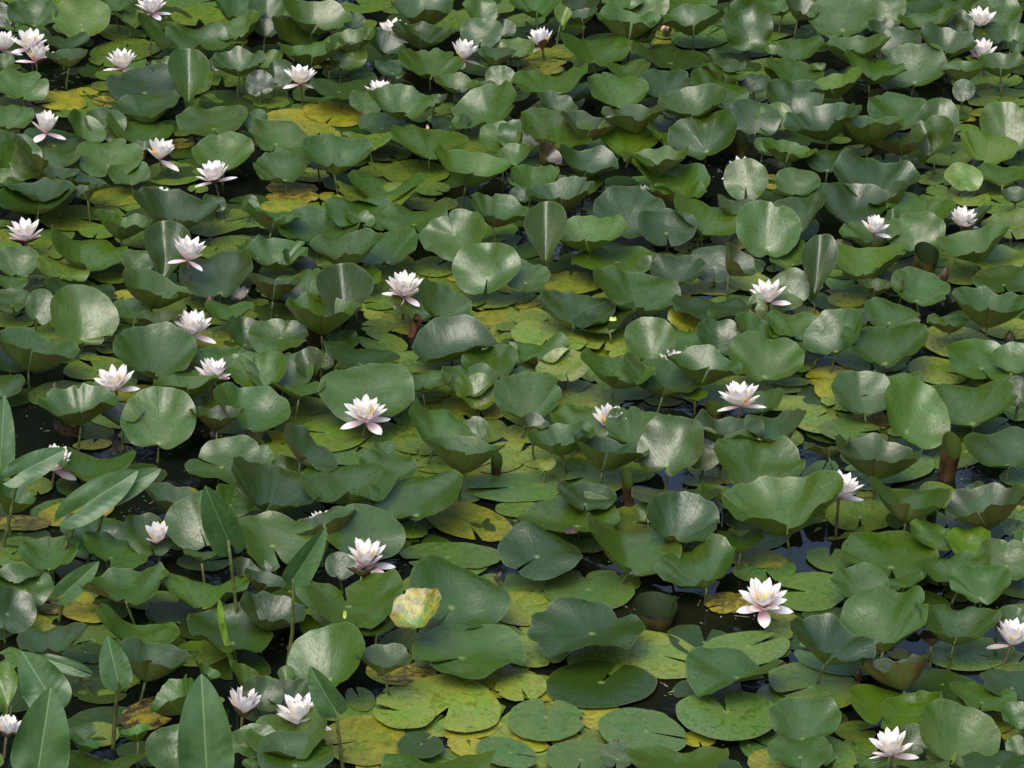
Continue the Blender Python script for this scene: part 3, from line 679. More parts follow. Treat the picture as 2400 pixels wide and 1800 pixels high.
# ---- landmarks: the blooms (photograph coordinates in 2212 px scale)
# x, y, width, tall, open, splayed petals (screen azimuths), brown sepals, stalk base height, hint, label
FL = [
 (330, 2, 92, .8, .62, (185, 0, 300), (), .07, 'the bloom cut by the top edge', 'white water lily bloom with pink splayed petals, cut off by the top edge'),
 (6, 90, 62, .9, .5, (350,), (), .07, 'the half bloom at upper left edge', 'pinkish water lily bloom cut in half by the upper left edge'),
 (66, 82, 82, .8, .72, (195,), (), .10, 'the rear bloom of the left trio', 'white water lily with yellow stamens showing, rear one of the upper left trio'),
 (78, 114, 66, .85, .55, (200,), (320,), .06, 'the front bloom of the left trio', 'pink-flushed water lily in front of the yellow-centred bloom of the upper left trio'),
 (265, 121, 90, .85, .62, (180, 10, 300), (), .06, 'the bloom right of the left trio', 'white water lily with three splayed petals over dark water, right of the upper left trio'),
 (649, 152, 95, .85, .72, (215, 325), (), .09, 'the tall-stalked bloom near the top', 'wide open white water lily on a tall bare stalk with two hanging pink petals'),
 (821, 192, 62, .9, .6, (), (), .07, 'the bloom peeping over a leaf rim', 'white petal tips of a water lily peeping over a cupped leaf near the top'),
 (848, 62, 66, .9, .6, (340,), (), .06, 'the small pink-based upper bloom', 'small white and pink water lily in front of a dark cupped leaf near the top'),
 (998, 98, 72, 1.0, .5, (180, 270, 0), (), .08, 'the upper bloom with three hanging petals', 'white water lily cup with three pink petals hanging left, right and forward'),
 (1172, 73, 72, 1.0, .45, (170,), (285,), .06, 'the upper bloom with a brown sepal', 'white cup-shaped water lily with a brown sepal in front, above a yellowed pad'),
 (2118, 36, 86, .7, .72, (), (), .08, 'the topmost right bloom', 'white water lily half hidden behind a dark leaf in the top right corner'),
 (2122, 104, 72, .9, .6, (350,), (215,), .07, 'the lower bloom in the top right', 'white and pink water lily with petals apart, below the top right corner bloom'),
 (99, 250, 76, 1.15, .42, (245, 345), (), .11, 'the closed bloom with two fallen-open petals', 'tall closed white water lily with two pink petals hanging from its base, far left'),
 (344, 319, 74, .95, .55, (340,), (), .07, 'the bloom under the yellow left pads', 'white water lily on a short brown stalk beside a yellow leaf, upper left'),
 (465, 368, 92, .75, .72, (185, 15), (280,), .07, 'the flat-petalled bloom with brown sepal', 'widely spread white water lily with a brown sepal in front, left of centre top'),
 (57, 494, 88, .85, .68, (), (230, 330), .06, 'the left edge bloom with brown sepals', 'white water lily flanked by two brown sepals near the left edge'),
 (405, 536, 84, .85, .65, (210, 320), (), .15, 'the bloom before a dark standing leaf', 'white water lily with two pink under-petals in front of a dark round standing leaf'),
 (416, 697, 84, .9, .62, (345,), (160,), .07, 'the bloom with one stray right petal', 'white water lily above a large grey-green leaf, one petal pointing far right'),
 (251, 818, 92, .75, .75, (190, 0), (), .07, 'the yellow-centred bloom at left', 'open white water lily with yellow centre above a folded leaf, left side'),
 (459, 799, 80, .8, .68, (), (320, 220), .06, 'the bloom with a bitten brown sepal', 'white water lily with brown sepals between two broad pale leaves'),
 (872, 608, 100, .85, .75, (165, 245, 315), (), .09, 'the large bloom left of centre', 'large white water lily with three hanging pink petals over dark water, left of centre'),
 (521, 637, 46, .7, .6, (), (220, 320), .02, 'the shaded bloom behind a pale leaf', 'shaded pinkish water lily low between leaves beside a brown bud'),
 (1603, 360, 78, .9, .75, (190,), (), .04, 'the bloom hidden behind an upright leaf', 'white water lily mostly hidden behind an upright green leaf over open water'),
 (1887, 488, 58, .8, .55, (345,), (), .11, 'the cream bloom inside a cupped leaf', 'small creamy water lily sitting inside a cupped leaf on the right'),
 (2077, 470, 68, .85, .62, (20,), (280,), .10, 'the bloom cradled by an olive leaf', 'white water lily cradled by the olive underside of a leaf, right side'),
 (1660, 628, 80, .9, .62, (345,), (270,), .06, 'the bloom below the olive pointed leaf', 'white water lily with a brown sepal in front, beside a tall folded green leaf'),
 (1600, 851, 92, .8, .75, (190, 350), (), .08, 'the bloom on the green stalk, right', 'open white water lily with yellow centre on a green stalk over dark water, right'),
 (1313, 896, 76, .95, .6, (185,), (), .06, 'the bloom half covered by a green leaf', 'white water lily with its right half covered by a folded green leaf'),
 (1452, 778, 62, .8, .6, (), (), .04, 'the bloom sliver between two leaves', 'sliver of a white water lily between two large leaves right of centre'),
 (791, 882, 100, .75, .72, (195, 10, 300), (), .07, 'the bloom on the dark short stalk', 'white water lily on a short dark stalk in front of a broad blue-green leaf'),
 (118, 990, 84, .9, .6, (20, 330), (), .06, 'the bloom behind the arrow-shaped leaf', 'pink water lily mostly hidden behind an arrow-shaped leaf at the left edge'),
 (343, 1146, 60, 1.15, .30, (), (225, 315), .08, 'the narrow half-opened bloom', 'narrow half-opened water lily held by two brown sepals on a straight stalk'),
 (695, 1122, 52, .8, .6, (), (), .05, 'the petal tips above an olive funnel', 'white petal tips of a water lily above an olive funnel-shaped leaf'),
 (791, 1191, 104, .85, .70, (195, 0, 320), (), .05, 'the large yellow-centred lower bloom', 'large white water lily with yellow stamens over dark water, lower left of centre'),
 (1649, 1278, 112, .85, .80, (190, 350, 265), (), .07, 'the largest bloom at lower right', 'largest white water lily, orange centre and pink splayed petals, lower right'),
 (1812, 1047, 106, .75, .78, (185, 20), (), .13, 'the bloom tucked behind a grey-green leaf', 'white water lily tucked behind a grey-green leaf above reflections of the sky'),
 (2184, 1368, 90, .8, .62, (195,), (), .06, 'the shaded bloom at the right edge', 'shaded pinkish water lily at the right edge under a leaf'),
 (524, 1508, 88, 1.0, .45, (), (), .07, 'the round closed bloom at bottom left', 'round half-closed white water lily with yellow stamens at the bottom left'),
 (650, 1532, 112, .8, .78, (190, 345), (), .06, 'the bloom behind the bottom left leaf', 'white water lily behind the large folded leaf at the bottom left'),
 (14, 1562, 66, 1.0, .5, (), (), .07, 'the bloom at the bottom left edge', 'cream and pink water lily cut by the left edge near the bottom'),
 (1928, 1602, 96, .9, .68, (190, 345), (), .06, 'the bloom in the bottom right corner', 'white water lily with yellow stamens on a dark stalk in the bottom right corner'),
 (346, 420, 46, .8, .6, (), (), .03, 'the tiny petal tips above a left leaf', 'tiny white petal tips of a bloom behind a leaf, upper left'),
 (1388, 412, 36, .7, .7, (185,), (), .03, 'the faded bloom deep in shade', 'faded water lily petals low in the shade between upper leaves'),
]
OTHER = [  # other landmarks for leaves: x, y (2400 scale)
 (2215, 1079, 'the brown rolled leaf on the right'), (1534, 1431, 'the olive cup standing in open water'),
 (1159, 1095, 'the small brown tube near the middle'), (741, 778, 'the olive tube under a cupped leaf'),
 (553, 1502, 'the thin green sprout'), (2182, 1578, 'the brown bud at lower right'),
 (1338, 1246, 'the dark scrap lying on a pad'), (2161, 624, 'the dark cone on the right'), (955, 773, 'the red stub in dark water'),
 (1029, 1438, 'the yellow-striped withered leaf'), (281, 1570, 'the small arrow-shaped leaf on a bare stalk'),
]

def look(L):
    k, cup, asp = L['k'], L['cup'], L['h'] / L['w']
    if L['pad']:
        return {'p': 'green floating pad', 'g': 'fresh green floating pad', 'd': 'dark floating pad', 'l': 'pale mottled floating pad', 'y': 'yellowish floating pad',
                'Y': 'yellow floating pad', 'B': 'brown-blotched floating pad', 'u': 'bright green floating pad'}[k]
    form = 'funnel-shaped' if cup >= 7 else ('cupped' if cup >= 4 else ('upright' if asp > 0.66 else 'spread'))
    c = {'g': 'green', 'd': 'dark', 'o': 'olive-backed', 'u': 'bright green', 'r': 'reddish brown', 'Y': 'yellow', 'l': 'pale', 'y': 'yellowish', 'V': 'yellow-striped', 'p': 'light green'}[k]
    return form + ' ' + c + ' lily leaf'

def size_word(L):
    e = 205 - (1800 - L['y']) / 1800 * 78
    q = L['w'] / e
    return 'large' if q > 0.98 else ('small' if q < 0.55 else '')

MARKS = [(a[0] * 1.085, a[1] * 1.085, a[8]) for a in FL] + list(OTHER)
DIRS = ['right of', 'above right of', 'above', 'above left of', 'left of', 'below left of', 'below', 'below right of']
ORD = ['', 'second', 'third', 'fourth', 'fifth', 'sixth', 'seventh', 'eighth', 'ninth', 'tenth', 'eleventh', 'twelfth']
def label_all(Ls):
    buckets = {}
    for L in Ls:
        bx = min(2399, max(0, L['x'])); by = min(1799, max(0, L['y']))
        mx, my, nm = min(MARKS, key=lambda m: (m[0] - bx) ** 2 + (m[1] - by) ** 2)
        a = math.degrees(math.atan2(my - by, bx - mx)) % 360
        d = DIRS[int((a + 22.5) // 45) % 8]
        lk = look(L); sz = size_word(L)
        buckets.setdefault((sz, lk, d, nm), []).append((math.hypot(mx - bx, my - by), L['id'], L))
    for (sz, lk, d, nm), q in buckets.items():
        q.sort(key=lambda t: t[:2])
        for i, (_, _, L) in enumerate(q):
            s = (sz + ' ' if sz else '') + lk
            s += ', ' + (ORD[i] + ' ' if i else '') + d + ' ' + nm
            L['label'] = s
            if len(s.replace('-', ' ').split()) > 16: print('LONG', s)

raised = [L for L in LV if not L['pad']]
def vis_area(L):
    if L['k'] == 'V': return 1e9
    return L['w'] * (L['h'] + 0.05 * L['cup'] * L['w'])
raised.sort(key=vis_area, reverse=True)
single, rest = raised[:300], raised[300:]
label_all(single); label_all(pads)

def stem_geo(A, foot, r0, r1, rs):
    mid = (A + foot) / 2 + Vector((rs.uniform(-.012, .012), rs.uniform(-.008, .008), 0))
    q1 = A.lerp(mid, 0.5) + Vector((0, 0, 0.0))
    return tube([A, q1, mid, mid.lerp(foot, 0.5), foot], [r0, r0, (r0 + r1) / 2, r1, r1], 6)

GR_L = 'water lily leaves held above the water'
GR_P = 'water lily pads floating on the water'
for L in single:
    V, fs, flat, pol, A, n, col, dat, s = build_leaf(L)
    rs = random.Random(L['seed'] + 5)
    foot = Vector((A.x + rs.uniform(-.03, .03), A.y + rs.uniform(-.01, .04), -0.06))
    base = Vector((foot.x, foot.y, 0.0))
    root = tag(empty('lily_leaf', base), L['label'], 'lily leaf', GR_L)
    me = make_mesh('blade', [v - base for v in V], fs, {'flat': flat, 'polar': pol}, col, dat)
    link_mesh('blade', me, M_LEAF, root)
    tv, tf = stem_geo(A - n * 0.001 - base, foot - base, 0.0038, 0.0045, rs)
    link_mesh('stem', make_mesh('stem', tv, tf), M_STEM, root)

for L in pads:
    V, fs, flat, pol, A, n, col, dat, s = build_leaf(L)
    base = Vector((A.x, A.y, 0.0))
    me = make_mesh('lily_pad', [v - base for v in V], fs, {'flat': flat, 'polar': pol}, col, dat)
    o = link_mesh('lily_pad', me, M_LEAF)
    o.location = base
    tag(o, L['label'], 'lily pad', GR_P)

def joined(name, Ls, label, cat):
    AV, AF, F2, P2, CC, DD, SV, SF = [], [], [], [], [], [], [], []
    for L in Ls:
        V, fs, flat, pol, A, n, col, dat, s = build_leaf(L)
        n0 = len(AV)
        AV += V; AF += [tuple(a + n0 for a in q) for q in fs]
        F2 += flat; P2 += pol; CC += [col] * len(V); DD += [dat] * len(V)
        if not L['pad']:
            rs = random.Random(L['seed'] + 5)
            tv, tf = stem_geo(A - n * 0.001, Vector((A.x + rs.uniform(-.03, .03), A.y + rs.uniform(-.01, .03), -0.05)), 0.0036, 0.0044, rs)
            n1 = len(SV); SV += tv; SF += [tuple(a + n1 for a in q) for q in tf]
    o = link_mesh(name, make_mesh(name, AV, AF, {'flat': F2, 'polar': P2}, CC, DD), M_LEAF)
    tag(o, label, cat, kind='stuff')
    if SV:
        so = link_mesh('stems', make_mesh('stems', SV, SF), M_STEM, o)
        so['kind'] = 'stuff'
    return o
joined('lesser_lily_leaves', rest, 'small leaves and leaf edges showing in the gaps between the large lily leaves', 'leaves')

# crowded lower pads showing between everything else, absent where the photograph shows open water
OPEN = [(70, 1010, 120, 90), (470, 1060, 90, 80), (300, 1190, 80, 30), (1580, 1160, 110, 50), (1400, 1320, 120, 40), (1570, 1420, 140, 60), (1720, 1440, 100, 50),
        (1990, 1290, 150, 60), (1560, 1620, 70, 70), (1640, 1765, 170, 30), (2140, 1530, 100, 90), (1010, 1480, 80, 30), (630, 1530, 80, 70), (380, 1650, 110, 60),
        (1140, 960, 45, 35), (1480, 965, 120, 40), (1760, 960, 80, 40), (2230, 1110, 120, 50), (2110, 800, 70, 45), (940, 800, 110, 40), (700, 800, 60, 50),
        (1700, 380, 90, 60), (160, 190, 90, 35), (2200, 230, 90, 40), (1290, 560, 70, 50), (220, 500, 60, 20), (880, 1340, 120, 45), (2300, 1450, 60, 50), (1620, 220, 40, 30)]
rs = random.Random(41)
under = []
Y = 7.2
while Y < 15.4:
    X = -2.6
    while X < 2.6:
        qx, qy = X + rs.uniform(-.05, .05), Y + rs.uniform(-.05, .05)
        px, py = to_px(Vector((qx, qy, 0)))
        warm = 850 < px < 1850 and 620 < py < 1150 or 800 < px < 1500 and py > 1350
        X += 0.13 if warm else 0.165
        if not (-120 < px < 2520 and -60 < py < 1880): continue
        if any(((px - a) / c) ** 2 + ((py - b) / d) ** 2 < 1.15 for a, b, c, d in OPEN): continue
        if rs.random() < (0.04 if warm else 0.22 if py > 560 else 0.5): continue
        wpx = rs.uniform(0.15, 0.23) / mpp(Vector((qx, qy, 0)))
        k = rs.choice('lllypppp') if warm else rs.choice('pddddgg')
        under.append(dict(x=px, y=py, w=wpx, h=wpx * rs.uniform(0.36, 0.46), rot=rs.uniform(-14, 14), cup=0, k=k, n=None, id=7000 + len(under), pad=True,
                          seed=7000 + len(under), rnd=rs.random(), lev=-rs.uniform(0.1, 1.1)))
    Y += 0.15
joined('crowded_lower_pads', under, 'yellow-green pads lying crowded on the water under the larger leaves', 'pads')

# the carpet goes on beyond what the photograph frames
rs = random.Random(77)
extra = []
idn = 5000
tries = 0
placed = [(at_z(L['x'], L['y'], 0.05), 0) for L in LV]
while len(extra) < 420 and tries < 9000:
    tries += 1
    X, Y = rs.uniform(-3.6, 3.6), rs.uniform(6.6, 17.5)
    px, py = to_px(Vector((X, Y, 0.05)))
    if -60 < px < 2460 and -70 < py < 1880: continue
    wpx = rs.uniform(0.17, 0.24) / mpp(Vector((X, Y, 0)))
    pad = rs.random() < 0.35
    asp = rs.uniform(0.36, 0.48) if pad else rs.uniform(0.25, 0.75)
    if any((p.x - X) ** 2 + (p.y - Y) ** 2 < 0.02 for p, _ in placed[len(LV):]): continue
    placed.append((Vector((X, Y, 0)), 0))
    # keep its silhouette outside the frame
    if px > -60 - wpx * .5 and px < 2460 + wpx * .5 and py > -70 - wpx * .5 and py < 1880 + wpx * .6: continue
    L = dict(x=px, y=py, w=wpx, h=wpx * asp, rot=rs.uniform(-20, 20), cup=0 if pad else rs.choice((1, 2, 3, 4, 7)), k=rs.choice('ggggdp') if not pad else rs.choice('pplgy'),
             n=None, id=idn, pad=pad, seed=idn, rnd=rs.random(), lev=rs.randint(0, 6))
    idn += 1
    extra.append(L)
joined('lily_carpet', extra, 'lily leaves covering the rest of the pond around the part in view', 'leaves')

# ------------------------------------------------------------------ blooms
def petal_mesh(name, length, width, curl, cupk, pink, tip=1.0, nu=8, nv=4):
    v, f, pol = [], [], []
    for i in range(nu + 1):
        t = i / nu
        wd = width / 2 * (math.sin(math.pi * (0.08 + 0.92 * t) ** 1.35) ** 0.72 if t < 1 else 0.0) * (1.0 if t < .55 else 1.0)
        wd = max(wd, 0.10 * width / 2 if t < 0.9 else 0.0)
        for j in range(nv + 1):
            s = j / nv * 2 - 1
            x = wd * s
            z = cupk * width * (s * s - 0.15) * math.sin(math.pi * min(1, t * 1.1)) ** 0.5 if t < 1 else 0
            z += curl * length * (t ** 2)
            v.append((x, length * t, z)); pol.append((s * 0.5 + 0.5, t))
    w_ = nv + 1
    for i in range(nu):
        for j in range(nv):
            a = i * w_ + j
            f.append((a, a + 1, a + w_ + 1, a + w_))
    return make_mesh(name, v, f, {'polar': pol, 'flat': pol}, (1, 1, 1, 1), (pink, 0, 0, 0))

UL = 0.062
PM = {'out': petal_mesh('petal', UL, 0.0205, 0.16, 0.30, 0.65), 'mid': petal_mesh('petal', UL * 0.97, 0.0200, 0.14, 0.32, 0.1),
      'inn': petal_mesh('petal', UL * 0.84, 0.0170, 0.10, 0.34, 0.0), 'drop': petal_mesh('petal', UL * 0.98, 0.024, 0.06, 0.16, 1.0)}
for me in PM.values(): me.materials.append(M_PETAL)
ME_SEP = petal_mesh('sepal', UL * 0.93, 0.026, 0.22, 0.32, 0.2); ME_SEP.materials.append(M_SEPAL)
def stamen_mesh():
    rs = random.Random(3)
    V, F = [], []
    for ring, (n, rr, hh, ln_) in enumerate(((16, 0.0085, 0.016, 0.010), (12, 0.0055, 0.014, 0.005), (7, 0.002, 0.012, 0.001))):
        for k in range(n):
            a = 2 * math.pi * (k + rs.random() * 0.5) / n
            d = Vector((math.cos(a), math.sin(a), 0))
            tv, tf = tube([d * rr * 0.5, d * (rr + ln_ * 0.3) + Vector((0, 0, hh * 0.6)), d * (rr + ln_ * 0.5 - 0.001) + Vector((0, 0, hh * rs.uniform(1.0, 1.35)))], [0.0008, 0.0013, 0.0007], 4)
            n0 = len(V); V += tv; F += [tuple(a_ + n0 for a_ in q) for q in tf]
    return make_mesh('stamens', V, F)
ME_ST = stamen_mesh(); ME_ST.materials.append(M_STAMEN)

def build_bloom(spec, i):
    x, y, wpx, tall, opn, drops, seps, zb, short, label = spec
    rs = random.Random(300 + i)
    x *= 1.085; y *= 1.085; wpx *= 1.085
    hgt = wpx * (0.80 if tall < 1 else 0.95) * tall
    B = at_z(x, y + hgt * 0.46, zb)
    s = mpp(B)
    W = wpx * s
    # half width of the open whorl: petal length * sin(inclination)
    inc = 24 + 50 * opn
    L_ = W / 2 / (math.sin(rad(min(88, inc))) * 0.83 + 0.06)
    sc = min(1.35, max(0.6, L_ / UL))
    root = empty('water_lily', B)
    tag(root, label, 'water lily', 'water lily blooms')
    tilt = Matrix.Rotation(rs.uniform(-0.06, 0.26), 4, 'X') @ Matrix.Rotation(rs.uniform(-0.22, 0.22), 4, 'Y')
    def put(me, name, azm, incl, k=1.0, lift=0.0, twist=0.0):
        # petal lies along +Y with its inner face up; incl = angle from vertical
        o = link_mesh(name, me, None, root)
        M_ = tilt @ Matrix.Rotation(rad(azm - 90), 4, 'Z') @ Matrix.Rotation(rad(90 - incl), 4, 'X') @ Matrix.Rotation(rad(twist), 4, 'Y')
        q = rs.uniform(0.93, 1.06) * sc * k
        o.matrix_local = Matrix.Translation((0, 0, lift * sc)) @ M_ @ Matrix.Diagonal((q * rs.uniform(0.9, 1.1), q, q, 1))
        return o
    base = rs.uniform(0, 60)
    def free(azm, lst, d=24): return all(abs((azm - b + 180) % 360 - 180) > d for b in lst)
    n1 = rs.choice((8, 9, 9, 10))
    for k in range(n1):
        a = base + 360 * k / n1 + rs.uniform(-6, 6)
        put(PM['out'], 'petal', a, inc + rs.uniform(-7, 8), 1.0, 0.0, rs.uniform(-8, 8))
    for k in range(8):
        put(PM['mid'], 'petal', base + 20 + 45 * k + rs.uniform(-6, 6), inc * 0.72 + rs.uniform(-5, 5), 1.0, 0.003, rs.uniform(-6, 6))
    for k in range(6):
        put(PM['inn'], 'petal', base + 5 + 60 * k + rs.uniform(-6, 6), inc * 0.50 + rs.uniform(-4, 4), 1.0, 0.005, rs.uniform(-5, 5))
    if opn > 0.55:
        for k in range(3):
            put(PM['inn'], 'petal', base + 30 + 120 * k + rs.uniform(-9, 9), inc * 0.42, 0.72, 0.006)
    for a in drops:
        put(PM['drop'], 'petal', a + rs.uniform(-5, 5), rs.uniform(92, 104), 1.0, -0.001)
    for a in seps:
        put(ME_SEP, 'sepal', a, min(inc + 13, 84), 1.04, -0.004)
    if not seps and not drops:
        for a in (45, 135, 225, 315): put(ME_SEP, 'sepal', a, inc + 6, 0.85, -0.003)
    st = link_mesh('stamens', ME_ST, None, root)
    st.matrix_local = Matrix.Translation((0, 0, 0.010 * sc)) @ Matrix.Scale(sc * 1.35, 4)
    tv, tf = stem_geo(Vector((0, 0, 0.002)), Vector((rs.uniform(-.02, .02), rs.uniform(0, .02), -zb - 0.06)), 0.0042, 0.0048, rs)
    link_mesh('stem', make_mesh('stem', tv, tf), M_STEMB, root)
for i, spec in enumerate(FL): build_bloom(spec, i)

# ------------------------------------------------------------------ buds
def bud(x, y, wpx, hpx, mat, label, lean=0.0, stalk=0.05):
    F = at_z(x, y + hpx * 0.5, 0.02)
    s = mpp(F)
    r, h = wpx * s / 2, hpx * s / CP
    root = tag(empty('lily_bud', F), label, 'lily bud', 'water lily buds')
    v, f = [], []
    nk, nz = 12, 9
    for j in range(nz + 1):
        t = j / nz
        rr = r * (math.sin(math.pi * min(1, 0.16 + 0.84 * t) ** 1.0) ** 0.8) * (1.0 if t < 1 else 0)
        for k in range(nk):
            a = 2 * math.pi * k / nk
            q = rr * (1 + 0.08 * math.cos(4 * a))
            v.append((q * math.cos(a) + lean * h * t * t, q * math.sin(a), h * t))
    for j in range(nz):
        for k in range(nk):
            f.append((j * nk + k, j * nk + (k + 1) % nk, (j + 1) * nk + (k + 1) % nk, (j + 1) * nk + k))
    f.append(tuple(range(nk))[::-1])
    link_mesh('bud_body', make_mesh('bud_body', v, f), mat, root)
    for k in range(2):
        a = rad(250 + 50 * k)
        sv = []; sf = []
        for j in range(7):
            t = j / 6
            rr = r * (math.sin(math.pi * min(1, 0.16 + 0.78 * t)) ** 0.8) * 1.08 + 0.0004
            for m_ in range(4):
                b = a + (m_ - 1.5) * 0.42 * (1 - t * 0.75)
                sv.append((rr * math.cos(b) + lean * h * t * t, rr * math.sin(b), h * t * 0.96))
        for j in range(6):
            for m_ in range(3):
                q = j * 4 + m_
                sf.append((q, q + 1, q + 5, q + 4))
        link_mesh('sepal', make_mesh('sepal', sv, sf), M_BUDG if mat is not M_BUDG else M_BUD, root)
    tv, tf = tube([Vector((0, 0, 0.003)), Vector((0.003, 0.004, -0.04)), Vector((0.008, 0.01, -0.10))], [0.004, 0.0042, 0.0045], 6)
    link_mesh('stem', make_mesh('stem', tv, tf), M_STEMB, root)

bud(492, 712, 24, 42, M_BUD, 'reddish brown pointed bud beside the shaded pink bloom, left side', 0.05)
bud(130, 918, 20, 44, M_BUDG, 'slim olive-pink bud standing in dark water near the left edge')
bud(2212, 643, 20, 34, M_BUDG, 'dark bud poking up beside a yellow-tinged pale pad, right side', 0.08)
bud(2366, 790, 24, 32, M_BUD, 'dull brown bud low beside the right edge')
bud(2011, 1578, 18, 34, M_BUDG, 'dark pointed bud beside a curled brown leaf, lower right')
bud(1439, 1745, 18, 30, M_BUD, 'small red bud between the bottom pads', 0.3)
bud(1561, 66, 26, 26, M_PEACH, 'peach-coloured bud among yellow leaves near the top', 0.2)
bud(1166, 1350, 16, 22, M_BUD, 'tiny red-brown bud beside a large pale leaf, lower middle', 0.4)

# ------------------------------------------------------------------ rolled young leaves
def rolled(x, y, wpx, hpx, mat, label, lean=0.0, top=1.0, bot=0.55, name='rolled_leaf', cut=0.5):
    F = at_z(x, y, 0.0)
    s = mpp(F)
    r, h = wpx * s / 2, hpx * s / CP
    v, f = [], []
    nk, nz = 22, 7
    for j in range(nz + 1):
        t = j / nz
        rr = r * (bot + (top - bot) * t ** 0.9)
        for k in range(nk + 1):
            a = 2 * math.pi * k / nk * 1.06 + 0.5
            q = rr * (1 + 0.07 * (k / nk)) * (1 + 0.04 * math.sin(3 * a))
            hz = -0.06 + (h * (1 + cut * 0.6 * math.cos(a - 1.9)) + 0.06) * t
            v.append((q * math.cos(a) + lean * h * t, q * math.sin(a), hz))
    for j in range(nz):
        for k in range(nk):
            q = j * (nk + 1) + k
            f.append((q, q + 1, q + nk + 2, q + nk + 1))
    o = link_mesh(name, make_mesh(name, v, f), mat)
    o.location = F
    tag(o, label, 'rolled leaf', 'young rolled leaves')
rolled(1159, 1120, 26, 44, M_ROLL, 'short brown rolled leaf tube beside a yellowish pad, near the middle', 0.1, cut=0.7)
rolled(1476, 1184, 30, 62, M_ROLL, 'broken brown leaf tube standing in dark water right of the middle', -0.1, 0.9, 0.8)
rolled(2212, 1120, 44, 78, M_ROLL, 'tall brown half-unrolled leaf under the folded leaf, right side', 0.18, 1.0, 0.75)
rolled(1536, 1458, 98, 40, M_ROLLG, 'wide olive-brown cup-like leaf standing alone in open water', 0.0, 1.0, 0.38, cut=0.5)
rolled(1734, 368, 34, 44, M_ROLLG, 'olive leaf tube over open water near the top, right of centre')
rolled(742, 805, 50, 62, M_ROLLG, 'olive and brown leaf tube under a funnel-shaped leaf, left of centre', -0.05, 1.0, 0.7)
rolled(950, 788, 20, 38, M_BUD, 'pinkish red leaf stub leaning right in dark water', 0.7, 0.9, 0.9)
rolled(2160, 650, 56, 56, M_ROLLG, 'dark brown cone-shaped young leaf beside a pale pad, right side', 0.15, 1.0, 0.6)
rolled(165, 1010, 56, 30, M_ROLL, 'brown leaf base in dark water beneath a cupped leaf, far left', 0.0, 1.0, 0.95)
rolled(1672, 985, 40, 30, M_ROLL, 'small brown leaf tube behind a cupped leaf, below the green-stalked bloom')
rolled(2182, 1226, 24, 28, M_ROLL, 'brown leaf stump below a folded leaf on the right')
rolled(556, 1566, 15, 125, M_SPROUT, 'thin bright green rolled sprout rising beside a long stalk, lower left', -0.25, 1.0, 0.45)

# ------------------------------------------------------------------ arrow-shaped leaves of a marginal plant
def arrow_material():
    m, nd, ln, bs = new_mat('arrow_leaf')
    g = G(nd, ln)
    pol = g.attr('polar'); dat = g.attr('dat')
    s = N(nd, 'ShaderNodeSeparateXYZ'); ln.new(pol.outputs['Vector'], s.inputs[0])
    sc = N(nd, 'ShaderNodeSeparateColor'); ln.new(dat.outputs['Color'], sc.inputs[0])
    off = N(nd, 'ShaderNodeCombineXYZ'); ln.new(g.math('MULTIPLY', sc.outputs[1], 50.0), off.inputs[0])
    add = N(nd, 'ShaderNodeVectorMath', operation='ADD'); ln.new(g.attr('flat').outputs['Vector'], add.inputs[0]); ln.new(off.outputs[0], add.inputs[1])
    big = g.noise(add.outputs[0], 2.5, 3); fine = g.noise(add.outputs[0], 16, 4)
    # parallel side ribs sweeping from the midrib to the tip
    k = g.math('ADD', g.math('MULTIPLY', s.outputs[1], 46.0), g.math('MULTIPLY', s.outputs[0], -16.0))
    k = g.math('ADD', k, g.math('MULTIPLY', big, 4.0))
    rib = g.math('SINE', k)
    mid = g.ramp(s.outputs[0], 0.0, 0.05, 1.0, 0.0)
    c = g.mix(g.ramp(big, 0.35, 0.7), (0.040, 0.098, 0.024, 1), (0.060, 0.125, 0.032, 1))
    c = g.mix(g.ramp(fine, 0.45, 0.7, 0.0, 0.35), c, (0.045, 0.10, 0.03, 1))
    c = g.mix(g.math('MULTIPLY', mid, 0.6), c, (0.20, 0.32, 0.12, 1))
    c = g.mix(g.ramp(s.outputs[0], 0.94, 1.0, 0.0, 0.5), c, (0.20, 0.26, 0.10, 1))
    geo = N(nd, 'ShaderNodeNewGeometry')
    c = g.mix(geo.outputs['Backfacing'], c, (0.10, 0.19, 0.04, 1))
    ln.new(c, bs.inputs['Base Color']); bs.inputs['Roughness'].default_value = 0.36
    bu = N(nd, 'ShaderNodeBump'); bu.inputs['Strength'].default_value = 0.35; bu.inputs['Distance'].default_value = 0.002
    ln.new(g.math('ADD', g.math('MULTIPLY', rib, g.math('MULTIPLY', big, 0.22)), g.math('MULTIPLY', fine, 0.5)), bu.inputs['Height']); ln.new(bu.outputs[0], bs.inputs['Normal'])
    tr = N(nd, 'ShaderNodeBsdfTranslucent'); ln.new(g.mix(1.0, c, (1.2, 1.5, 0.5, 1), 'MULTIPLY'), tr.inputs[0])
    mx = N(nd, 'ShaderNodeMixShader'); mx.inputs[0].default_value = 0.07
    ln.new(bs.outputs[0], mx.inputs[1]); ln.new(tr.outputs[0], mx.inputs[2]); ln.new(mx.outputs[0], nd['Material Output'].inputs[0])
    return m
M_ARROW = arrow_material()

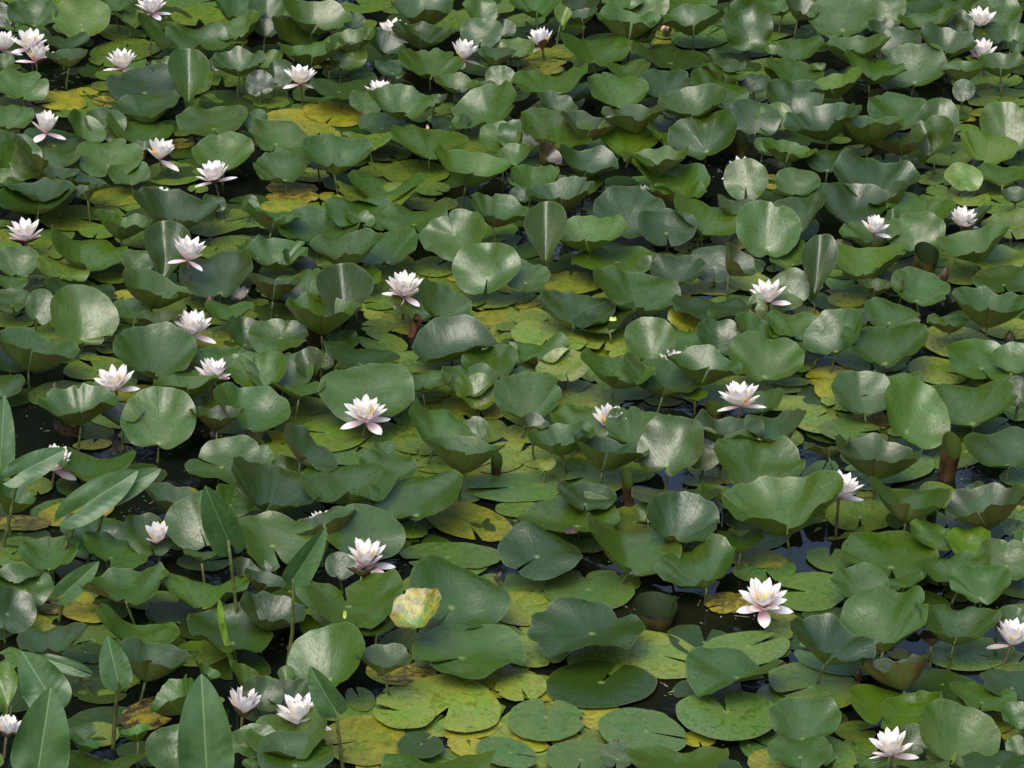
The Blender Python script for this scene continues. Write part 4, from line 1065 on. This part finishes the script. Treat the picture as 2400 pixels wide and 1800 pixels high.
def arrow_leaf(foot, base, tip, wpx, dyb, dyt, label, fold=0.25, lobe=0.32, roll=0.0, seed=0, notch=0.10):
    rs = random.Random(900 + seed)
    F = at_z(foot[0], foot[1], 0.0)
    B = at_y(base[0], base[1], F.y + dyb)
    T = at_y(tip[0], tip[1], F.y + dyb + dyt)
    s = mpp(B)
    ax = T - B; L_ = ax.length; ax.normalize()
    v_ = (EYE - B).normalized()
    side = ax.cross(v_).normalized()
    nn = side.cross(ax).normalized()
    if roll:
        R_ = Matrix.Rotation(rad(roll), 3, ax); side = R_ @ side; nn = R_ @ nn
    Wd = wpx * s / 2
    v, f, pol, flat = [], [], [], []
    nu, nv = 44, 8
    for sd_ in (-1, 1):
        n0 = len(v)
        for i in range(nu + 1):
            t = -lobe + (1 + lobe) * i / nu
            c0 = 0.12
            if t >= c0: hw = (max(0.0, 1 - ((t - c0) / (1 - c0)) ** 2.3)) ** 0.78
            else: hw = (max(0.0, 1 - ((c0 - t) / (c0 + lobe)) ** 2.2)) ** 0.5
            inner = notch * min(1.0, -t / lobe * 1.4) + 0.02 if t < 0 else 0.0
            outer = max(hw, inner + 0.001)
            if i == nu: outer = 0.0
            for j in range(nv + 1):
                q = inner + (outer - inner) * j / nv
                z = fold * q * Wd + 0.10 * Wd * math.sin(t * 5 + seed) * q - 0.35 * L_ * max(0, t) ** 2 * 0.22
                z += 0.045 * Wd * math.sin(t * 42 - q * 9 + 2 * noise.noise(Vector((t * 3, q * 2, seed)))) * q * (1 - q * 0.5) * (0.4 + noise.noise(Vector((t * 2, sd_ * 2.0, seed * 5.0)))) + 0.30 * Wd * q * noise.noise(Vector((q * 1.2 * sd_, t * 2.2, seed * 3.1)))
                if t < 0: z -= 0.25 * L_ * t * t
                p = B + ax * (t * L_) + side * (sd_ * q * Wd) + nn * z
                v.append(p); pol.append((q, t)); flat.append((sd_ * q, t * 2))
        for i in range(nu):
            for j in range(nv):
                a = n0 + i * (nv + 1) + j
                e = (a, a + 1, a + nv + 2, a + nv + 1)
                f.append(e if sd_ > 0 else e[::-1])
    base0 = Vector((F.x, F.y, 0))
    me = make_mesh('blade', [p - base0 for p in v], f, {'polar': pol, 'flat': flat}, (1, 1, 1, 1), (0, rs.random(), 0, 0.1))
    # normals must face the viewer side (upper surface)
    root = tag(empty('arrow_leaf', base0), label, 'arrow leaf', 'arrow-shaped leaves of a marginal plant')
    o = link_mesh('blade', me, M_ARROW, root)
    F2 = Vector((0, 0, -0.08)); B2 = B - base0 - nn * 0.002
    mid = B2.lerp(F2, 0.5) + Vector((rs.uniform(-.01, .01), 0.015, 0))
    tv, tf = tube([B2, B2.lerp(mid, .5), mid, mid.lerp(F2, .5), F2], [0.0042, 0.0048, 0.0055, 0.006, 0.0065], 7)
    link_mesh('stem', make_mesh('stem', tv, tf), M_STEM, root)

arrow_leaf((-12, 1260), (0, 1092), (10, 928), 66, 0.0, 0.06, 'tall arrow-shaped leaf standing upright, cut by the left edge', 0.3, 0.2, seed=1)
arrow_leaf((-14, 1290), (44, 1110), (155, 1052), 66, 0.0, 0.05, 'arrow-shaped leaf lying over the hidden pink bloom at the left edge', 0.25, 0.35, 0, seed=2)
arrow_leaf((90, 1348), (196, 1186), (322, 1104), 84, 0.0, 0.03, 'long arrow-shaped leaf on a slanting stalk over a yellow leaf, its left half', 0.2, 0.52, 0, seed=3)
arrow_leaf((179, 1322), (252, 1160), (376, 1100), 66, -0.03, 0.02, 'arrow-shaped leaf pointing right on the second slanting stalk, far left', 0.2, 0.15, 0, seed=4)
arrow_leaf((572, 1512), (535, 1266), (482, 1146), 86, 0.0, -0.05, 'arrow-shaped leaf pointing up on the longest bare stalk, left of the lower bloom', 0.35, 0.30, -10, seed=5)
arrow_leaf((662, 1564), (688, 1356), (764, 1240), 66, 0.0, 0.0, 'narrow arrow-shaped leaf pointing up right beside the large lower bloom', 0.6, 0.12, 12, seed=6)
arrow_leaf((134, 1460), (152, 1390), (230, 1318), 56, 0.0, 0.0, 'small arrow-shaped leaf above an orange-brown pad, far left', 0.3, 0.30, 0, seed=7)
arrow_leaf((236, 1636), (170, 1565), (68, 1532), 36, 0.0, 0.02, 'pale narrow arrow-shaped leaf lying nearly flat, pointing left', 0.2, 0.45, 0, seed=8)
arrow_leaf((258, 1758), (276, 1594), (252, 1492), 74, 0.0, 0.03, 'small arrow-shaped leaf pointing straight up on a bare stalk, bottom left', 0.3, 0.22, 0, seed=9)
arrow_leaf((150, 1860), (122, 1640), (52, 1528), 108, 0.0, 0.04, 'broad arrow-shaped leaf pointing up left, behind the ribbed one', 0.3, 0.25, 0, seed=10)
arrow_leaf((80, 1930), (90, 1800), (118, 1616), 136, 0.0, 0.04, 'large strongly ribbed arrow-shaped leaf in the bottom left corner', 0.3, 0.15, 0, seed=11)
arrow_leaf((500, 1960), (484, 1800), (472, 1584), 132, 0.0, 0.05, 'large upright arrow-shaped leaf left of the round closed bloom', 0.3, 0.2, 0, seed=12)
arrow_leaf((812, 1830), (786, 1664), (726, 1566), 72, 0.0, 0.0, 'arrow-shaped leaf pointing up left in front of the bottom left bloom', 0.35, 0.14, -15, seed=13)

# ------------------------------------------------------------------ small things lying about
def scrap(x, y, wpx, hpx, z, mat, label, name, cat, seed=0):
    rs = random.Random(seed)
    P = at_z(x, y, z); s = mpp(P)
    v, f = [], []
    nk = 14
    v.append((0, 0, 0.008))
    for rr, zz in ((0.5, 0.009), (1.0, 0.002)):
        for k in range(nk):
            a = 2 * math.pi * k / nk
            q = rr * rs.uniform(0.8, 1.2)
            v.append((q * math.cos(a) * wpx * s / 2, q * math.sin(a) * hpx * s / 2 / SP, zz * rs.uniform(0.5, 1.6)))
    for k in range(nk):
        f.append((0, 1 + k, 1 + (k + 1) % nk))
        f.append((1 + k, 1 + nk + k, 1 + nk + (k + 1) % nk, 1 + (k + 1) % nk))
    o = link_mesh(name, make_mesh(name, v, f), mat)
    o.location = P
    tag(o, label, cat)
scrap(1338, 1246, 34, 12, 0.11, M_DEAD, 'dark shrivelled scrap lying on a broad green pad', 'dead_leaf_scrap', 'dead leaf', 1)
scrap(1437, 751, 20, 6, 0.10, M_SLIVER, 'pale yellow-green sliver fallen on a large leaf near the centre', 'fallen_petal', 'petal', 2)
scrap(808, 1443, 9, 16, 0.12, M_SLIVER, 'small pale bud scale standing on a dark green leaf, lower left of centre', 'fallen_scale', 'bud scale', 3)
scrap(1002, 300, 8, 9, 0.12, M_PEACH, 'tiny pinkish petal scrap on a dark leaf near the top', 'petal_scrap', 'petal', 4)

# specks, petal crumbs and bits of stalk drifting on the open water
rs = random.Random(9)
dv, df, dc, du = [], [], [], []
for a, b, c_, d_ in OPEN:
    for _ in range(16):
        an, q = rs.uniform(0, 6.28), rs.random() ** 0.5
        P = at_z(a + c_ * q * math.cos(an), b + d_ * q * math.sin(an), 0.0014 + rs.random() * 0.001)
        l, w_ = rs.uniform(0.002, 0.008), rs.uniform(0.0012, 0.003)
        if rs.random() < 0.12: l *= 4
        th = rs.uniform(0, 3.14)
        ex, ey = Vector((math.cos(th), math.sin(th), 0)) * l, Vector((-math.sin(th), math.cos(th), 0)) * w_
        n0 = len(dv)
        dv += [P - ex, P - ex * .4 + ey, P + ex * .5 + ey * .8, P + ex, P + ex * .4 - ey, P - ex * .5 - ey * .9, P + Vector((0, 0, w_ * .6))]
        df += [(n0 + k, n0 + (k + 1) % 6, n0 + 6) for k in range(6)]
o = link_mesh('floating_specks', make_mesh('floating_specks', [tuple(p) for p in dv], df), plain('specks', (0.16, 0.15, 0.07), 0.7, 0.7, 60))
tag(o, 'tiny crumbs and specks drifting on the dark open water', 'debris', kind='stuff')
